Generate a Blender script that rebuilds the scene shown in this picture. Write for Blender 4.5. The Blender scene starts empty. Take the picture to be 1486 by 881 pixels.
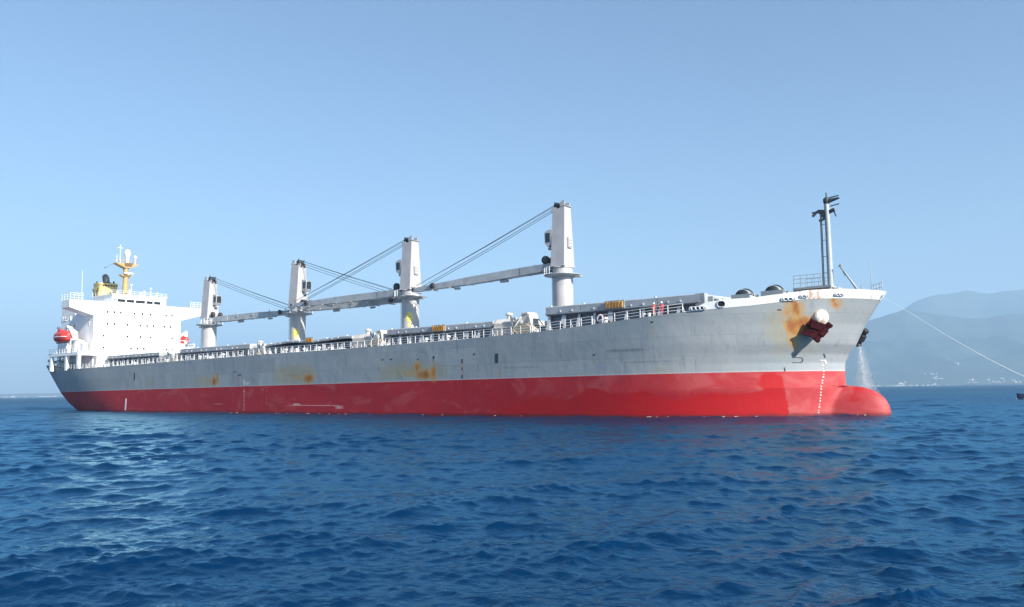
import bpy, bmesh, math, random
import numpy as np
from mathutils import Vector, Matrix
random.seed(7); rng = np.random.default_rng(11)
S = bpy.context.scene
C = S.collection
I = np.interp
R = math.radians

# ------------------------------------------------------------------ helpers
def link(o):
    C.objects.link(o); return o

def tag(o, label=None, cat=None, group=None, kind=None):
    if label: o['label'] = label
    if cat: o['category'] = cat
    if group: o['group'] = group
    if kind: o['kind'] = kind
    return o

def empty(name, loc=(0, 0, 0), rz=0.0):
    o = bpy.data.objects.new(name, None); o.empty_display_size = 0.5
    o.location = loc; o.rotation_euler = (0, 0, rz)
    return link(o)

class MB:
    """collects geometry, builds ONE mesh object"""
    def __init__(s): s.v = []; s.f = []; s.m = []; s.sm = []
    def add(s, vs, fs, mi=0, smooth=False):
        b = len(s.v); s.v += [tuple(map(float, p)) for p in vs]
        for f in fs:
            s.f.append(tuple(i + b for i in f)); s.m.append(mi); s.sm.append(smooth)
        return s
    def hexa(s, p, mi=0):
        # p: 8 corners: bottom 4 ccw, top 4 ccw
        return s.add(p, [(3, 2, 1, 0), (4, 5, 6, 7), (0, 1, 5, 4), (1, 2, 6, 5), (2, 3, 7, 6), (3, 0, 4, 7)], mi)
    def box(s, x0, x1, y0, y1, z0, z1, mi=0):
        return s.hexa([(x0, y0, z0), (x1, y0, z0), (x1, y1, z0), (x0, y1, z0), (x0, y0, z1), (x1, y0, z1), (x1, y1, z1), (x0, y1, z1)], mi)
    def bar(s, a, b, w, h=None, mi=0, up=(0, 0, 1), w2=None, h2=None):
        a = Vector(a); b = Vector(b); d = (b - a)
        if d.length < 1e-6: return s
        d.normalize(); u = Vector(up)
        if abs(d.dot(u)) > .98: u = Vector((1, 0, 0))
        sx = d.cross(u).normalized(); sz = sx.cross(d)
        h = h or w; w2 = w2 or w; h2 = h2 or h
        P = []
        for c, ww, hh in ((a, w, h), (b, w2, h2)):
            for i, j in ((-1, -1), (1, -1), (1, 1), (-1, 1)): P.append(c + sx * ww / 2 * i + sz * hh / 2 * j)
        return s.hexa(P, mi)
    def tube(s, a, b, r, r2=None, n=10, mi=0, caps=True):
        return s.path([a, b], [r, r if r2 is None else r2], n, mi, caps)
    def path(s, pts, r, n=8, mi=0, caps=True):
        pts = [Vector(p) for p in pts]
        if not hasattr(r, '__len__'): r = [r] * len(pts)
        vs = []; fs = []; u = None
        for i, p in enumerate(pts):
            d = (pts[min(i + 1, len(pts) - 1)] - pts[max(i - 1, 0)]).normalized()
            if u is None:
                u = Vector((0, 0, 1)) if abs(d.z) < .9 else Vector((1, 0, 0))
            sx = d.cross(u).normalized(); u = sx.cross(d).normalized()
            for k in range(n):
                a = 2 * math.pi * k / n
                vs.append(p + (sx * math.cos(a) + u * math.sin(a)) * r[i])
        for i in range(len(pts) - 1):
            for k in range(n):
                k2 = (k + 1) % n
                fs.append((i * n + k, i * n + k2, (i + 1) * n + k2, (i + 1) * n + k))
        s.add(vs, fs, mi, True)
        if caps:
            m = len(pts) - 1
            s.add(vs[:n], [tuple(range(n))], mi); s.add(vs[m * n:], [tuple(reversed(range(n)))], mi)
        return s
    def lathe(s, c, prof, n=16, mi=0, axis='z', smooth=True):
        # prof: list of (r, h)
        vs = []; fs = []
        for r, h in prof:
            for k in range(n):
                a = 2 * math.pi * k / n
                p = (r * math.cos(a), r * math.sin(a), h)
                if axis == 'y': p = (p[0], p[2], p[1])
                if axis == 'x': p = (p[2], p[0], p[1])
                vs.append((c[0] + p[0], c[1] + p[1], c[2] + p[2]))
        for i in range(len(prof) - 1):
            for k in range(n):
                k2 = (k + 1) % n
                fs.append((i * n + k, i * n + k2, (i + 1) * n + k2, (i + 1) * n + k))
        return s.add(vs, fs, mi, smooth)
    def prism(s, poly, y0, y1, mi=0, axis='y'):
        # poly in (x,z) extruded along y   | axis 'x': poly in (y,z) extruded along x
        n = len(poly)
        if axis == 'y': A = [(p[0], y0, p[1]) for p in poly]; B = [(p[0], y1, p[1]) for p in poly]
        elif axis == 'x': A = [(y0, p[0], p[1]) for p in poly]; B = [(y1, p[0], p[1]) for p in poly]
        else: A = [(p[0], p[1], y0) for p in poly]; B = [(p[0], p[1], y1) for p in poly]
        fs = [tuple(range(n)), tuple(reversed(range(n, 2 * n)))] + [(i, i + n, (i + 1) % n + n, (i + 1) % n) for i in range(n)]
        return s.add(A + B, fs, mi)
    def build(s, name, mats, parent=None, bevel=0.0):
        me = bpy.data.meshes.new(name); me.from_pydata(s.v, [], s.f)
        if not isinstance(mats, (list, tuple)): mats = [mats]
        for m in mats: me.materials.append(m)
        me.polygons.foreach_set('material_index', s.m); me.polygons.foreach_set('use_smooth', s.sm)
        bm = bmesh.new(); bm.from_mesh(me)
        bmesh.ops.remove_doubles(bm, verts=bm.verts, dist=1e-5)
        bmesh.ops.recalc_face_normals(bm, faces=bm.faces)
        bm.to_mesh(me); bm.free()
        o = bpy.data.objects.new(name, me); link(o)
        if parent: o.parent = parent
        if bevel:
            md = o.modifiers.new('bevel', 'BEVEL'); md.width = bevel; md.segments = 2; md.limit_method = 'ANGLE'
        return o

def grid_mesh(name, V, nu, nv, mats, parent=None, smooth=True, closed_u=False, mi=None, attrs=None):
    """V (nu*nv,3) row-major [u][v]"""
    i = np.arange(nu - 1)[:, None]; j = np.arange(nv - 1)[None, :]
    F = np.stack([i * nv + j, (i + 1) * nv + j, (i + 1) * nv + j + 1, i * nv + j + 1], -1).reshape(-1, 4)
    return quad_mesh(name, V, F, mats, parent, smooth, attrs)

def quad_mesh(name, V, F, mats, parent=None, smooth=True, attrs=None, mi=None):
    me = bpy.data.meshes.new(name)
    V = np.asarray(V, np.float32); F = np.asarray(F, np.int32)
    me.vertices.add(len(V)); me.vertices.foreach_set('co', V.ravel())
    me.loops.add(F.size); me.loops.foreach_set('vertex_index', F.ravel())
    me.polygons.add(len(F)); me.polygons.foreach_set('loop_start', np.arange(len(F), dtype=np.int32) * 4)
    me.polygons.foreach_set('use_smooth', np.full(len(F), smooth))
    if not isinstance(mats, (list, tuple)): mats = [mats]
    for m in mats: me.materials.append(m)
    if mi is not None: me.polygons.foreach_set('material_index', np.asarray(mi, np.int32))
    for k, a in (attrs or {}).items():
        at = me.attributes.new(k, 'FLOAT', 'POINT'); at.data.foreach_set('value', np.asarray(a, np.float32))
    me.update(calc_edges=True); me.validate()
    o = bpy.data.objects.new(name, me); link(o)
    if parent: o.parent = parent
    return o

def copy_tree(o, parent=None):
    c = o.copy(); C.objects.link(c); c.parent = parent
    for ch in list(o.children): copy_tree(ch, c)
    return c

# ------------------------------------------------------------------ materials
class NT:
    def __init__(s, name):
        s.mat = bpy.data.materials.new(name); s.mat.use_nodes = True
        s.t = s.mat.node_tree; s.n = s.t.nodes; s.l = s.t.links
        s.out = s.n['Material Output']; s.p = s.n['Principled BSDF']
    def node(s, typ, **kw):
        nd = s.n.new(typ)
        for k, v in kw.items(): setattr(nd, k, v)
        return nd
    def set(s, sock, v):
        if isinstance(v, bpy.types.NodeSocket): s.l.new(v, sock)
        else: sock.default_value = v
    def math(s, op, a, b=0.0, c=None, clamp=False):
        nd = s.node('ShaderNodeMath', operation=op, use_clamp=clamp)
        s.set(nd.inputs[0], a); s.set(nd.inputs[1], b)
        if c is not None: s.set(nd.inputs[2], c)
        return nd.outputs[0]
    def mix(s, f, a, b, mode='MIX'):
        nd = s.node('ShaderNodeMix', data_type='RGBA', blend_type=mode)
        s.set(nd.inputs[0], f); s.set(nd.inputs[6], a if isinstance(a, bpy.types.NodeSocket) else (*a, 1)[:4])
        s.set(nd.inputs[7], b if isinstance(b, bpy.types.NodeSocket) else (*b, 1)[:4])
        return nd.outputs[2]
    def obj(s): return s.node('ShaderNodeTexCoord').outputs['Object']
    def scale(s, vec, sc):
        nd = s.node('ShaderNodeMapping'); s.l.new(vec, nd.inputs[0]); nd.inputs['Scale'].default_value = sc
        return nd.outputs[0]
    def noise(s, vec, scale, detail=4, rough=.55, dist=0.0):
        nd = s.node('ShaderNodeTexNoise'); s.l.new(vec, nd.inputs['Vector'])
        nd.inputs['Scale'].default_value = scale; nd.inputs['Detail'].default_value = detail
        nd.inputs['Roughness'].default_value = rough; nd.inputs['Distortion'].default_value = dist
        return nd.outputs['Fac']
    def ramp(s, f, a, b, interp='EASE'):
        nd = s.node('ShaderNodeMapRange', interpolation_type='SMOOTHSTEP' if interp == 'EASE' else 'LINEAR')
        s.set(nd.inputs[0], f); nd.inputs[1].default_value = a; nd.inputs[2].default_value = b
        return nd.outputs[0]
    def bump(s, h, strength=.3, dist=.05):
        nd = s.node('ShaderNodeBump'); nd.inputs['Strength'].default_value = strength
        nd.inputs['Distance'].default_value = dist; s.l.new(h, nd.inputs['Height'])
        s.l.new(nd.outputs[0], s.p.inputs['Normal'])
    def attr(s, name):
        nd = s.node('ShaderNodeAttribute'); nd.attribute_name = name
        return nd.outputs['Fac']

def paint(name, col, rough=.5, var=.25, rust=0.0, metallic=0.0, scale=.6, streak=True):
    t = NT(name); o = t.obj()
    n1 = t.noise(o, scale, 5)
    dark = tuple(c * (1 - var) for c in col); lite = tuple(min(1, c * (1 + var * .5)) for c in col)
    c = t.mix(t.ramp(n1, .3, .7), dark, lite)
    if streak:
        n2 = t.noise(t.scale(o, (2.2, 2.2, .25)), 1.0, 4)
        c = t.mix(t.math('MULTIPLY', t.ramp(n2, .55, .8), .35), c, tuple(k * .62 for k in col))
    if rust:
        n3 = t.noise(t.scale(o, (1.1, 1.1, .4)), 1.7, 6, .65)
        c = t.mix(t.math('MULTIPLY', t.ramp(n3, .66 - rust * .12, .78), min(1, .5 + rust * .4)), c, (.20, .075, .025))
    t.l.new(c, t.p.inputs['Base Color'])
    t.p.inputs['Roughness'].default_value = rough; t.p.inputs['Metallic'].default_value = metallic
    t.bump(n1, .15, .03)
    return t.mat

M = {}
M['white'] = paint('white_paint', (.80, .80, .78), .5, .05, .12)
M['house'] = paint('house_paint', (.82, .82, .81), .5, .035, .0, scale=.3)
M['crane'] = paint('crane_paint', (.375, .37, .38), .45, .09, .15)
M['jib'] = paint('jib_paint', (.34, .37, .39), .5, .2, .18)
M['grey'] = paint('grey_paint', (.30, .34, .36), .55, .22, .2)
M['cover'] = paint('cover_paint', (.36, .395, .42), .6, .16, .14)
M['coam'] = paint('shaded_coaming_paint', (.13, .155, .18), .6, .25, .1)  # darker grey wall, with the shade under the covers put into its colour
M['stay'] = paint('stay_paint', (.50, .53, .56), .55, .18, .1)
M['cream'] = paint('cream_paint', (.60, .56, .50), .6, .2, .45)
M['khaki'] = paint('khaki_cover', (.36, .31, .21), .85, .25, .1)
M['mastyel'] = paint('mast_yellow', (.42, .28, .12), .5, .15, .35)
M['funnel'] = paint('funnel_yellow', (.60, .46, .18), .5, .12, .15)
M['dark'] = paint('dark_metal', (.035, .04, .045), .5, .3, .0)
M['black'] = paint('black_paint', (.012, .012, .014), .5, .2)
M['deck'] = paint('deck_paint', (.16, .07, .055), .75, .3, .3)
M['mastgrey'] = paint('mast_grey', (.32, .36, .37), .5, .12, .15)
M['rope'] = paint('wire_rope', (.02, .045, .042), .6, .2)
M['lineropw'] = paint('pale_rope', (.50, .52, .53), .8, .1, streak=False)
M['orange'] = paint('lifeboat_orange', (.62, .045, .035), .4, .12)
M['anchor'] = paint('anchor_red', (.036, .0045, .007), .75, .45, .0)
M['anchordark'] = paint('anchor_dark', (.03, .03, .035), .6, .3, .3)
M['yellow'] = paint('yellow_paint', (.56, .27, .03), .6, .3)
M['emblem'] = paint('emblem_yellow', (.72, .66, .08), .5, .05, streak=False)
M['coverall'] = paint('orange_coverall', (.62, .06, .03), .8, .15, streak=False)
M['coverall_red'] = paint('red_coverall', (.50, .05, .08), .8, .15, streak=False)
M['skin'] = paint('skin', (.42, .24, .16), .6, .05, streak=False)
M['helmet'] = paint('helmet_white', (.8, .8, .8), .35, .03, streak=False)
M['boot'] = paint('boot', (.03, .025, .02), .6, .1, streak=False)
M['navy'] = paint('navy_paint', (.012, .018, .05), .35, .2, streak=False)
M['mark'] = paint('mark_white', (.60, .58, .57), .6, .15)
M['foam'] = paint('foam', (.75, .8, .82), .9, .1, streak=False)
M['anchor'].node_tree.nodes['Principled BSDF'].inputs['Specular IOR Level'].default_value = .08
M['anchor'].node_tree.nodes['Principled BSDF'].inputs['Roughness'].default_value = .9
def glassmat():
    t = NT('window_glass'); t.p.inputs['Base Color'].default_value = (.02, .025, .03, 1)
    t.p.inputs['Roughness'].default_value = .12; t.p.inputs['IOR'].default_value = 1.5
    return t.mat
M['glass'] = glassmat()

# ------------------------------------------------------------------ camera  (world: x towards the bow, y to port, z up, sea level 0)
CAM = Vector((204.99, -107.37, 3.5)); FPX = 1220.0
pitch = math.atan((567 - 440.5) / FPX); roll = math.atan(0.0130)
ux = Vector((math.cos(R(-38.747)), math.sin(R(-38.747))))   # ship axis as seen by the camera
def cam_to_world(v):   # camera-ground frame (right, forward, up) -> ship frame
    n = Vector((-ux.y, ux.x)); p = Vector((v[0], v[1]))
    return Vector((p.dot(ux), p.dot(n), v[2]))
f_ = Vector((0, math.cos(pitch), math.sin(pitch))); r0 = Vector((1, 0, 0)); u0 = r0.cross(f_)
r_ = r0 * math.cos(roll) - u0 * math.sin(roll); u_ = u0 * math.cos(roll) + r0 * math.sin(roll)
FW, RT, UP = map(cam_to_world, (f_, r_, u_))
cd = bpy.data.cameras.new('camera'); cam = bpy.data.objects.new('camera', cd); link(cam)
cd.sensor_width = 36; cd.lens = 36 * FPX / 1486; cd.clip_start = .1; cd.clip_end = 90000
m3 = Matrix((RT, UP, -FW)).transposed(); cam.matrix_world = Matrix.Translation(CAM) @ m3.to_4x4()
S.camera = cam
def bearing(px, py, depth):   # a place in the world seen at a survey bearing from the launch, at a given distance
    return CAM + (FW + RT * ((px - 743) / FPX) - UP * ((py - 440.5) / FPX)) * depth
FWD2 = Vector((FW.x, FW.y)).normalized()

# ------------------------------------------------------------------ light
SUN_AZ, SUN_EL = R(-8), R(27)
sv = Vector((math.cos(SUN_AZ) * math.cos(SUN_EL), math.sin(SUN_AZ) * math.cos(SUN_EL), math.sin(SUN_EL)))
sl = bpy.data.lights.new('sun', 'SUN'); so = bpy.data.objects.new('sun', sl); link(so)
sl.energy = 5.0; sl.angle = R(.55); sl.color = (1, .94, .86)
so.rotation_euler = sv.to_track_quat('Z', 'Y').to_euler(); so.location = (0, 0, 300)
W = bpy.data.worlds.new('World'); S.world = W; W.use_nodes = True
wn = W.node_tree.nodes; wl = W.node_tree.links
sky = wn.new('ShaderNodeTexSky'); sky.sky_type = 'NISHITA'; sky.sun_disc = False
sky.sun_elevation = SUN_EL; sky.sun_rotation = math.pi / 2 - SUN_AZ
sky.altitude = 0; sky.air_density = 1.0; sky.dust_density = 0.8; sky.ozone_density = 3.0
wl.new(sky.outputs[0], wn['Background'].inputs[0]); wn['Background'].inputs[1].default_value = .068
S.view_settings.view_transform = 'Standard'; S.view_settings.look = 'None'; S.view_settings.gamma = 1
S.view_settings.exposure = 1.32
S.render.engine = 'CYCLES'; S.cycles.use_denoising = True; S.cycles.max_bounces = 6
S.cycles.volume_bounces = 0; S.cycles.transparent_max_bounces = 8
S.cycles.sample_clamp_indirect = 6.0
HAZE = 1.25e-4
# ------------------------------------------------------------------ hull shape
STZ = [-3, 2.0, 3.4, 4.4, 5.4, 6.4, 7.5, 8.6, 11, 13.1, 14.0, 15.0, 16]
STX = [170.2, 171.2, 171.6, 171.55, 171.55, 171.6, 172.1, 173.0, 174.2, 175.6, 176.2, 177.0, 177.8]
def stem(z): return I(z, STZ, STX)
def bulb_top(x): return np.minimum(I(x, [150, 160, 168, 170], [1.0, 2.5, 3.4, 3.62]), -.8 + 4.42 * np.clip(1 - np.clip((np.asarray(x) - 170) / 6.8, 0, 1) ** 3, 0, 1) ** (1 / 2.9))
def bulb_end(z): return 170 + 6.8 * np.clip(1 - np.clip((np.asarray(z) + .8) / 4.42, 0, 1) ** 2.9, 0, 1) ** (1 / 3)
def xfw(z): return np.where(z < 3.62, np.maximum(stem(z), bulb_end(z)), stem(z))
AZ = [-3, 0, 2, 4.5, 8, 11, 12]
def xaf(z): return I(z, AZ, [-8, -13, -16, -19, -23, -26, -26.5])
def hba(z): return I(z, AZ, [8.5, 10.2, 11.2, 11.9, 12.2, 12.6, 12.8])
def hb(x, z):
    x = np.asarray(x, float); z = np.asarray(z, float)
    x0 = I(z, [0, 5, 9, 14], [139, 143, 147, 150]); xe = stem(z)
    n = I(z, [0, 5, 14], [3.0, 2.8, 2.3]); m = I(z, [0, 5, 14], [1.3, 1.4, 1.6])
    t = np.clip((x - x0) / (xe - x0), 0, 1); h = 16 * np.clip(1 - t ** n, 0, 1) ** (1 / m)
    a0 = I(z, [-2, 0, 4.5, 8, 11], [30, 26, 18, 12, 8]); ae = xaf(z); he = hba(z)
    ta = np.clip((a0 - x) / (a0 - ae), 0, 1); h2 = he + (16 - he) * np.clip(1 - ta ** 2.3, 0, 1) ** .85
    h = np.minimum(h, h2)
    zt = bulb_top(x); zc = -1.6
    w = 3.3 * np.sqrt(np.clip(1 - np.clip((x - 164) / 12.8, 0, 1) ** 2.6, 0, 1)) * np.clip((x - 150) / 12, 0, 1)
    hbb = np.where(z < zt, w * np.sqrt(np.clip(1 - ((z - zc) / (zt - zc)) ** 2, 0, 1)), 0)
    return (h ** 3 + hbb ** 3) ** (1 / 3)
KX = [-26.5, -22.5, -14.5, -6, 5, 17, 42, 72, 97, 122, 137, 148, 156, 160, 165, 168, 170.2, 173, 176.5]
KZ = [11.6, 11.35, 10.68, 10.06, 10.04, 10.1, 10.42, 10.68, 10.8, 11.1, 11.45, 12.1, 12.6, 12.84, 13.12, 13.45, 13.73, 13.85, 13.92]
def zk(x): return I(x, KX, KZ)      # deck edge / foot of the bulwark
BWX = [158.2, 159.4, 160.4, 163.1, 165.3, 168.75, 170.2, 172.6, 178]
BWZ = [12.8, 13.27, 13.75, 13.98, 14.05, 14.48, 14.74, 14.9, 14.93]
def ztop(x): return np.maximum(I(x, BWX, BWZ), zk(x))
def hpt(x, z, off=0.0):             # a place on the starboard plating, off metres proud of it
    e = .05; y = -float(hb(x, z))
    tx = Vector((e, -float(hb(x + e, z)) - y, 0)); tz = Vector((0, -float(hb(x, z + e)) - y, e))
    n = tx.cross(tz).normalized()
    if n.y > 0: n = -n
    return Vector((x, y, z)) + n * off, n

SHIP = empty('cargo_ship', (70, 0, 0))
tag(SHIP, 'long grey and red bulk carrier with four deck cranes and white bridge house', 'cargo ship')
class _P: pass
def ship(o):   # keep world coordinates under the ship's empty
    o.parent = SHIP; o.matrix_parent_inverse = Matrix.Translation((-70, 0, 0)); return o
def sbuild(mb, name, mat, bevel=0.0): return ship(mb.build(name, mat, None, bevel))

# hull grid
NU = 620
uu = np.linspace(0, 1, NU); s_u = .55 * uu + .45 * (.5 - .5 * np.cos(np.pi * uu))
zl = np.concatenate([np.linspace(-2.2, 2.4, 20)[:-1], np.linspace(2.4, 3.58, 16), np.linspace(3.66, 5.0, 9), np.linspace(5.1, 14, 56)])
def hull_side(sgn):
    rows = []
    for zn in zl:
        x = xaf(zn) + (xfw(zn) - xaf(zn)) * s_u; z = np.full(NU, zn)
        if zn > 6:
            for _ in range(8):
                z = 6 + (zn - 6) / 8.0 * (zk(x) - 6)
                x = xaf(z) + (xfw(z) - xaf(z)) * s_u
        y = hb(x, z); y[-1] = 0.0
        rows.append(np.stack([x, sgn * y, z], -1))
    return np.array(rows)          # [nz][NU][3]
sb = hull_side(-1); nz = len(zl)
pt = sb.copy(); pt[..., 1] *= -1
V = np.concatenate([sb.reshape(-1, 3), pt.reshape(-1, 3)]); off = nz * NU
i = np.arange(nz - 1)[:, None]; j = np.arange(NU - 1)[None, :]
a = i * NU + j
Fs = np.stack([a, a + 1, a + NU + 1, a + NU], -1).reshape(-1, 4); Fp = (Fs + off)[:, ::-1]
k = np.arange(nz - 1); Ft = np.stack([k * NU, (k + 1) * NU, (k + 1) * NU + off, k * NU + off], -1)
F = np.concatenate([Fs, Fp, Ft])
X, Y, Z = V.T
def blob(x0, x1, z0, z1, sx, sz, w=1.0):
    fx = np.clip((X - x0) / sx + .5, 0, 1) * np.clip((x1 - X) / sx + .5, 0, 1)
    fz = np.clip((Z - z0) / sz + .5, 0, 1) * np.clip((z1 - Z) / sz + .5, 0, 1)
    return w * fx * fz * (Y < 1)
def drip(xc, wd, z0, z1, w, spread=.4):   # a run of rust that starts at z1 and widens/fades downwards
    t = np.clip((z1 - Z) / (z1 - z0), 0, 1)
    g = np.exp(-((X - xc) / (wd * (1 + spread * t))) ** 2)
    return w * g * (Z < z1) * np.clip((Z - z0) / (.5 * (z1 - z0)), 0, 1) * (Y < 1)
def gs(xc, zc, sx, sz, w): return w * np.exp(-((X - xc) / sx) ** 2 - ((Z - zc) / sz) ** 2) * (Y < 1)
rust = np.zeros(len(V))
for b in [gs(86.5, 6.05, 1.5, .85, 1.0), gs(83.6, 6.4, 1.6, .45, .5), gs(57.5, 6.0, 1.0, .9, 1.0), gs(55.4, 6.2, 1.5, .5, .4), blob(33, 34, 5.5, 6.8, .8, .8, .25),
          gs(114.4, 6.1, 1.9, .8, 1.0), gs(112.9, 7.3, .8, 1.0, .85), gs(116.4, 6.2, .7, 1.3, .85), gs(111.5, 6.4, 2.2, .7, .4), drip(58.4, .4, 4.8, 7.6, .8),
          gs(168.75, 10.6, .75, 1.3, 1.05) * np.clip((X - 167.9) / .15, 0, 1), gs(168.4, 8.9, .5, 1.2, .6) * np.clip((X - 167.8) / .15, 0, 1), gs(169.8, 10.9, 1.1, 1.1, 1.0), gs(168.5, 12.2, .4, .9, .6) * np.clip((X - 168.0) / .1, 0, 1), drip(169.4, .45, 11.0, 13.5, .9), drip(168.7, .3, 11.4, 13.5, .6), drip(170.1, .25, 11.7, 13.5, .5), drip(172.9, .4, 12.2, 13.9, .7), drip(173.5, .2, 12.6, 13.9, .4)]:
    rust = np.maximum(rust, b)
for _ in range(40):
    xc = rng.uniform(-10, 165); z1 = rng.uniform(6.5, 10.4)
    rust = np.maximum(rust, drip(xc, rng.uniform(.06, .18), z1 - rng.uniform(.8, 3), z1, rng.uniform(.2, .5)))
for xq, zq in ((26.3, 6.9), (128.8, 7.4), (122.2, 7.6), (124.5, 8.7), (65.9, 7.0), (64.3, 7.6), (105.2, 8.6), (107.1, 8.6), (145.2, 7.9), (153.6, 11.6), (167.9, 12.5)): rust = np.maximum(rust, drip(xq, .09, zq - 2.6, zq, .55))
stain = np.zeros(len(V))
for b in [blob(76.5, 88, 5.2, 8.4, 4, 1.6, .75), blob(104, 119, 5.2, 8.0, 5, 2.0, .65), blob(50, 58.5, 5.0, 7.2, 4, 1.2, .6), blob(166, 170.3, 7.2, 13, 2.0, 3, .5),
          blob(31, 35, 5, 7, 2, 1.4, .5), blob(153.5, 156, 5.3, 6.4, .8, .6, .35)]:
    stain = np.maximum(stain, b)
scuff = np.zeros(len(V))    # dark rubbing marks and weeping scuppers
for b in [blob(146.5, 153, 8.1, 8.6, 2.5, .35, .6), blob(149, 157, 6.7, 7.0, 3, .35, .6), blob(129, 136.5, 6.5, 6.85, 3, .3, .5), blob(148.9, 149.4, 6.6, 8.6, .3, .5, .5),
          blob(116.2, 116.6, 5.2, 8.9, .25, 1.0, .7), blob(79.4, 84.5, 6.4, 7.1, 2.5, .4, .4), blob(65.2, 66, 7.0, 7.3, .4, .2, .6), blob(39, 41.5, 8.4, 8.6, .8, .2, .6),
          blob(57.3, 57.6, 8.3, 9.4, .2, .6, .6), blob(157, 158.3, 8.4, 11, 1.2, 1.6, .25), blob(159.5, 160.4, 8, 10.6, 1.0, 1.6, .25), blob(155.2, 156, 9, 11.4, .9, 1.6, .22)]:
    scuff = np.maximum(scuff, b)
for _ in range(110):
    xc = rng.uniform(-5, 165); z1 = rng.uniform(6, 11)
    scuff = np.maximum(scuff, drip(xc, rng.uniform(.08, .3), z1 - rng.uniform(.8, 3.5), z1, rng.uniform(.15, .55)))
pale = np.zeros(len(V))     # scraped or salt-whitened paint
for b in [blob(80.5, 95.5, 1.38, 1.62, 4, .12, .8), blob(82.2, 84.2, 1.55, 1.85, .6, .2, .9), blob(93.5, 96, .85, 1.3, 1.2, .3, .8), blob(90, 101, .78, .95, 4, .12, .6),
          blob(94, 97.5, 2.05, 2.2, 1.2, .1, .5), blob(55.2, 64, 1.45, 1.62, 2.5, .12, .7), blob(57, 61, 1.5, 1.9, 1.5, .25, .55), blob(73.0, 73.25, 1.3, 5, .1, .4, .5), blob(74.3, 74.55, 1.3, 5, .1, .4, .6),
          blob(63.6, 64.0, 1.9, 4.3, .2, .4, .4), blob(101.5, 102.6, 1.5, 4.6, .8, .8, .3), blob(124.3, 137.3, 8.75, 9.4, 3, .5, .12)]:
    pale = np.maximum(pale, b)
for _ in range(40):
    xc = rng.uniform(0, 168); z1 = rng.uniform(3.4, 5.1)
    pale = np.maximum(pale, drip(xc, rng.uniform(.08, .35), z1 - rng.uniform(1, 3.5), z1, rng.uniform(.1, .35)))
faded = np.clip((X - 166.9) / .1, 0, 1) * .75 + .45 * np.clip((X - 135) / 25, 0, 1) * (X < 166.95) * np.clip((Z - 2.6) / .8, 0, 1) + .35 * np.clip((X - 150) / 10, 0, 1) * (X < 166.95) * np.clip((1.9 - Z) / .5, 0, 1)
fresh = np.clip((3.3 - Z + .5 * np.sin(X * .31) + .35 * np.sin(X * .83 + 1)) / .9, 0, 1) * np.clip((X - 118) / 26, 0, 1) * (X < 166.95)  # newer, deeper red band forward
fresh = np.maximum(fresh, blob(164.7, 166.95, 3.2, 5.3, 1.6, 1.4, 1.0)) * (X < 166.95)
fresh = np.maximum(fresh, .6 * np.clip((X - 171) / 2, 0, 1) * np.clip((175 - X) / 2, 0, 1) * (Z > 1.5))
fresh = np.maximum(fresh, .45 * np.clip((.9 - Z) / .7, 0, 1) * (X < 150))

t = NT('hull_paint'); o = t.obj(); sx = t.node('ShaderNodeSeparateXYZ'); t.l.new(o, sx.inputs[0]); x_, z_ = sx.outputs[0], sx.outputs[2]
n_big = t.noise(t.scale(o, (.06, .06, .14)), 1.0, 5); n_mid = t.noise(o, .5, 6, .6); n_fine = t.noise(o, 3.0, 4, .6)
n_str = t.noise(t.scale(o, (1.6, 1.6, .16)), 1.0, 5, .6)
grey = t.mix(t.ramp(n_big, .35, .65), (.275, .31, .325), (.325, .345, .35))
grey = t.mix(t.math('MULTIPLY', t.ramp(n_str, .52, .8), .6), grey, (.185, .21, .23))
grey = t.mix(t.math('MULTIPLY', t.ramp(n_mid, .55, .75), .22), grey, (.37, .375, .36))
br = t.node('ShaderNodeTexBrick'); br.offset = .5; br.inputs['Scale'].default_value = 1.0
comb = t.node('ShaderNodeCombineXYZ'); t.l.new(x_, comb.inputs[0]); t.l.new(z_, comb.inputs[1])
t.l.new(comb.outputs[0], br.inputs['Vector']); br.inputs['Brick Width'].default_value = 9.6; br.inputs['Row Height'].default_value = 2.45
br.inputs['Mortar Size'].default_value = .03; br.inputs['Mortar Smooth'].default_value = .6
br.inputs['Color1'].default_value = (1, 1, 1, 1); br.inputs['Color2'].default_value = (.85, .86, .885, 1); br.inputs['Mortar'].default_value = (.74, .75, .76, 1)
grey = t.mix(1.0, grey, br.outputs['Color'], 'MULTIPLY')
grey = t.mix(t.math('MULTIPLY', t.ramp(t.math('MULTIPLY_ADD', n_mid, .7, t.attr('stain')), .45, 1.1), .6), grey, (.30, .27, .15))
red = t.mix(t.ramp(n_big, .35, .65), (.33, .010, .018), (.385, .016, .024))
red = t.mix(t.math('MULTIPLY', t.ramp(n_str, .55, .8), .30), red, (.42, .06, .062))
n_pat = t.noise(t.scale(o, (.22, .22, .42)), 1.0, 6, .62, .6)
red = t.mix(t.math('MULTIPLY', t.ramp(n_pat, .52, .66), .5), red, (.42, .075, .075))
red = t.mix(t.math('MULTIPLY', t.math('MULTIPLY_ADD', t.ramp(n_pat, .40, .62), .6, .4), t.attr('faded')), red, (.42, .095, .09))
fr = t.math('MULTIPLY_ADD', t.math('SUBTRACT', n_mid, .5), .9, t.attr('fresh'))
red = t.mix(t.ramp(fr, .3, .62), red, (.37, .007, .010))
red = t.mix(t.math('MULTIPLY', t.ramp(t.math('ADD', t.attr('pale'), t.math('MULTIPLY', t.math('SUBTRACT', n_fine, .5), 1.1)), .35, .75), .75), red, (.60, .36, .34))
red = t.mix(t.math('MULTIPLY', t.ramp(t.math('MULTIPLY_ADD', t.math('SUBTRACT', n_mid, .5), .5, z_), .5, .12), .75), red, (.085, .014, .018))
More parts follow.
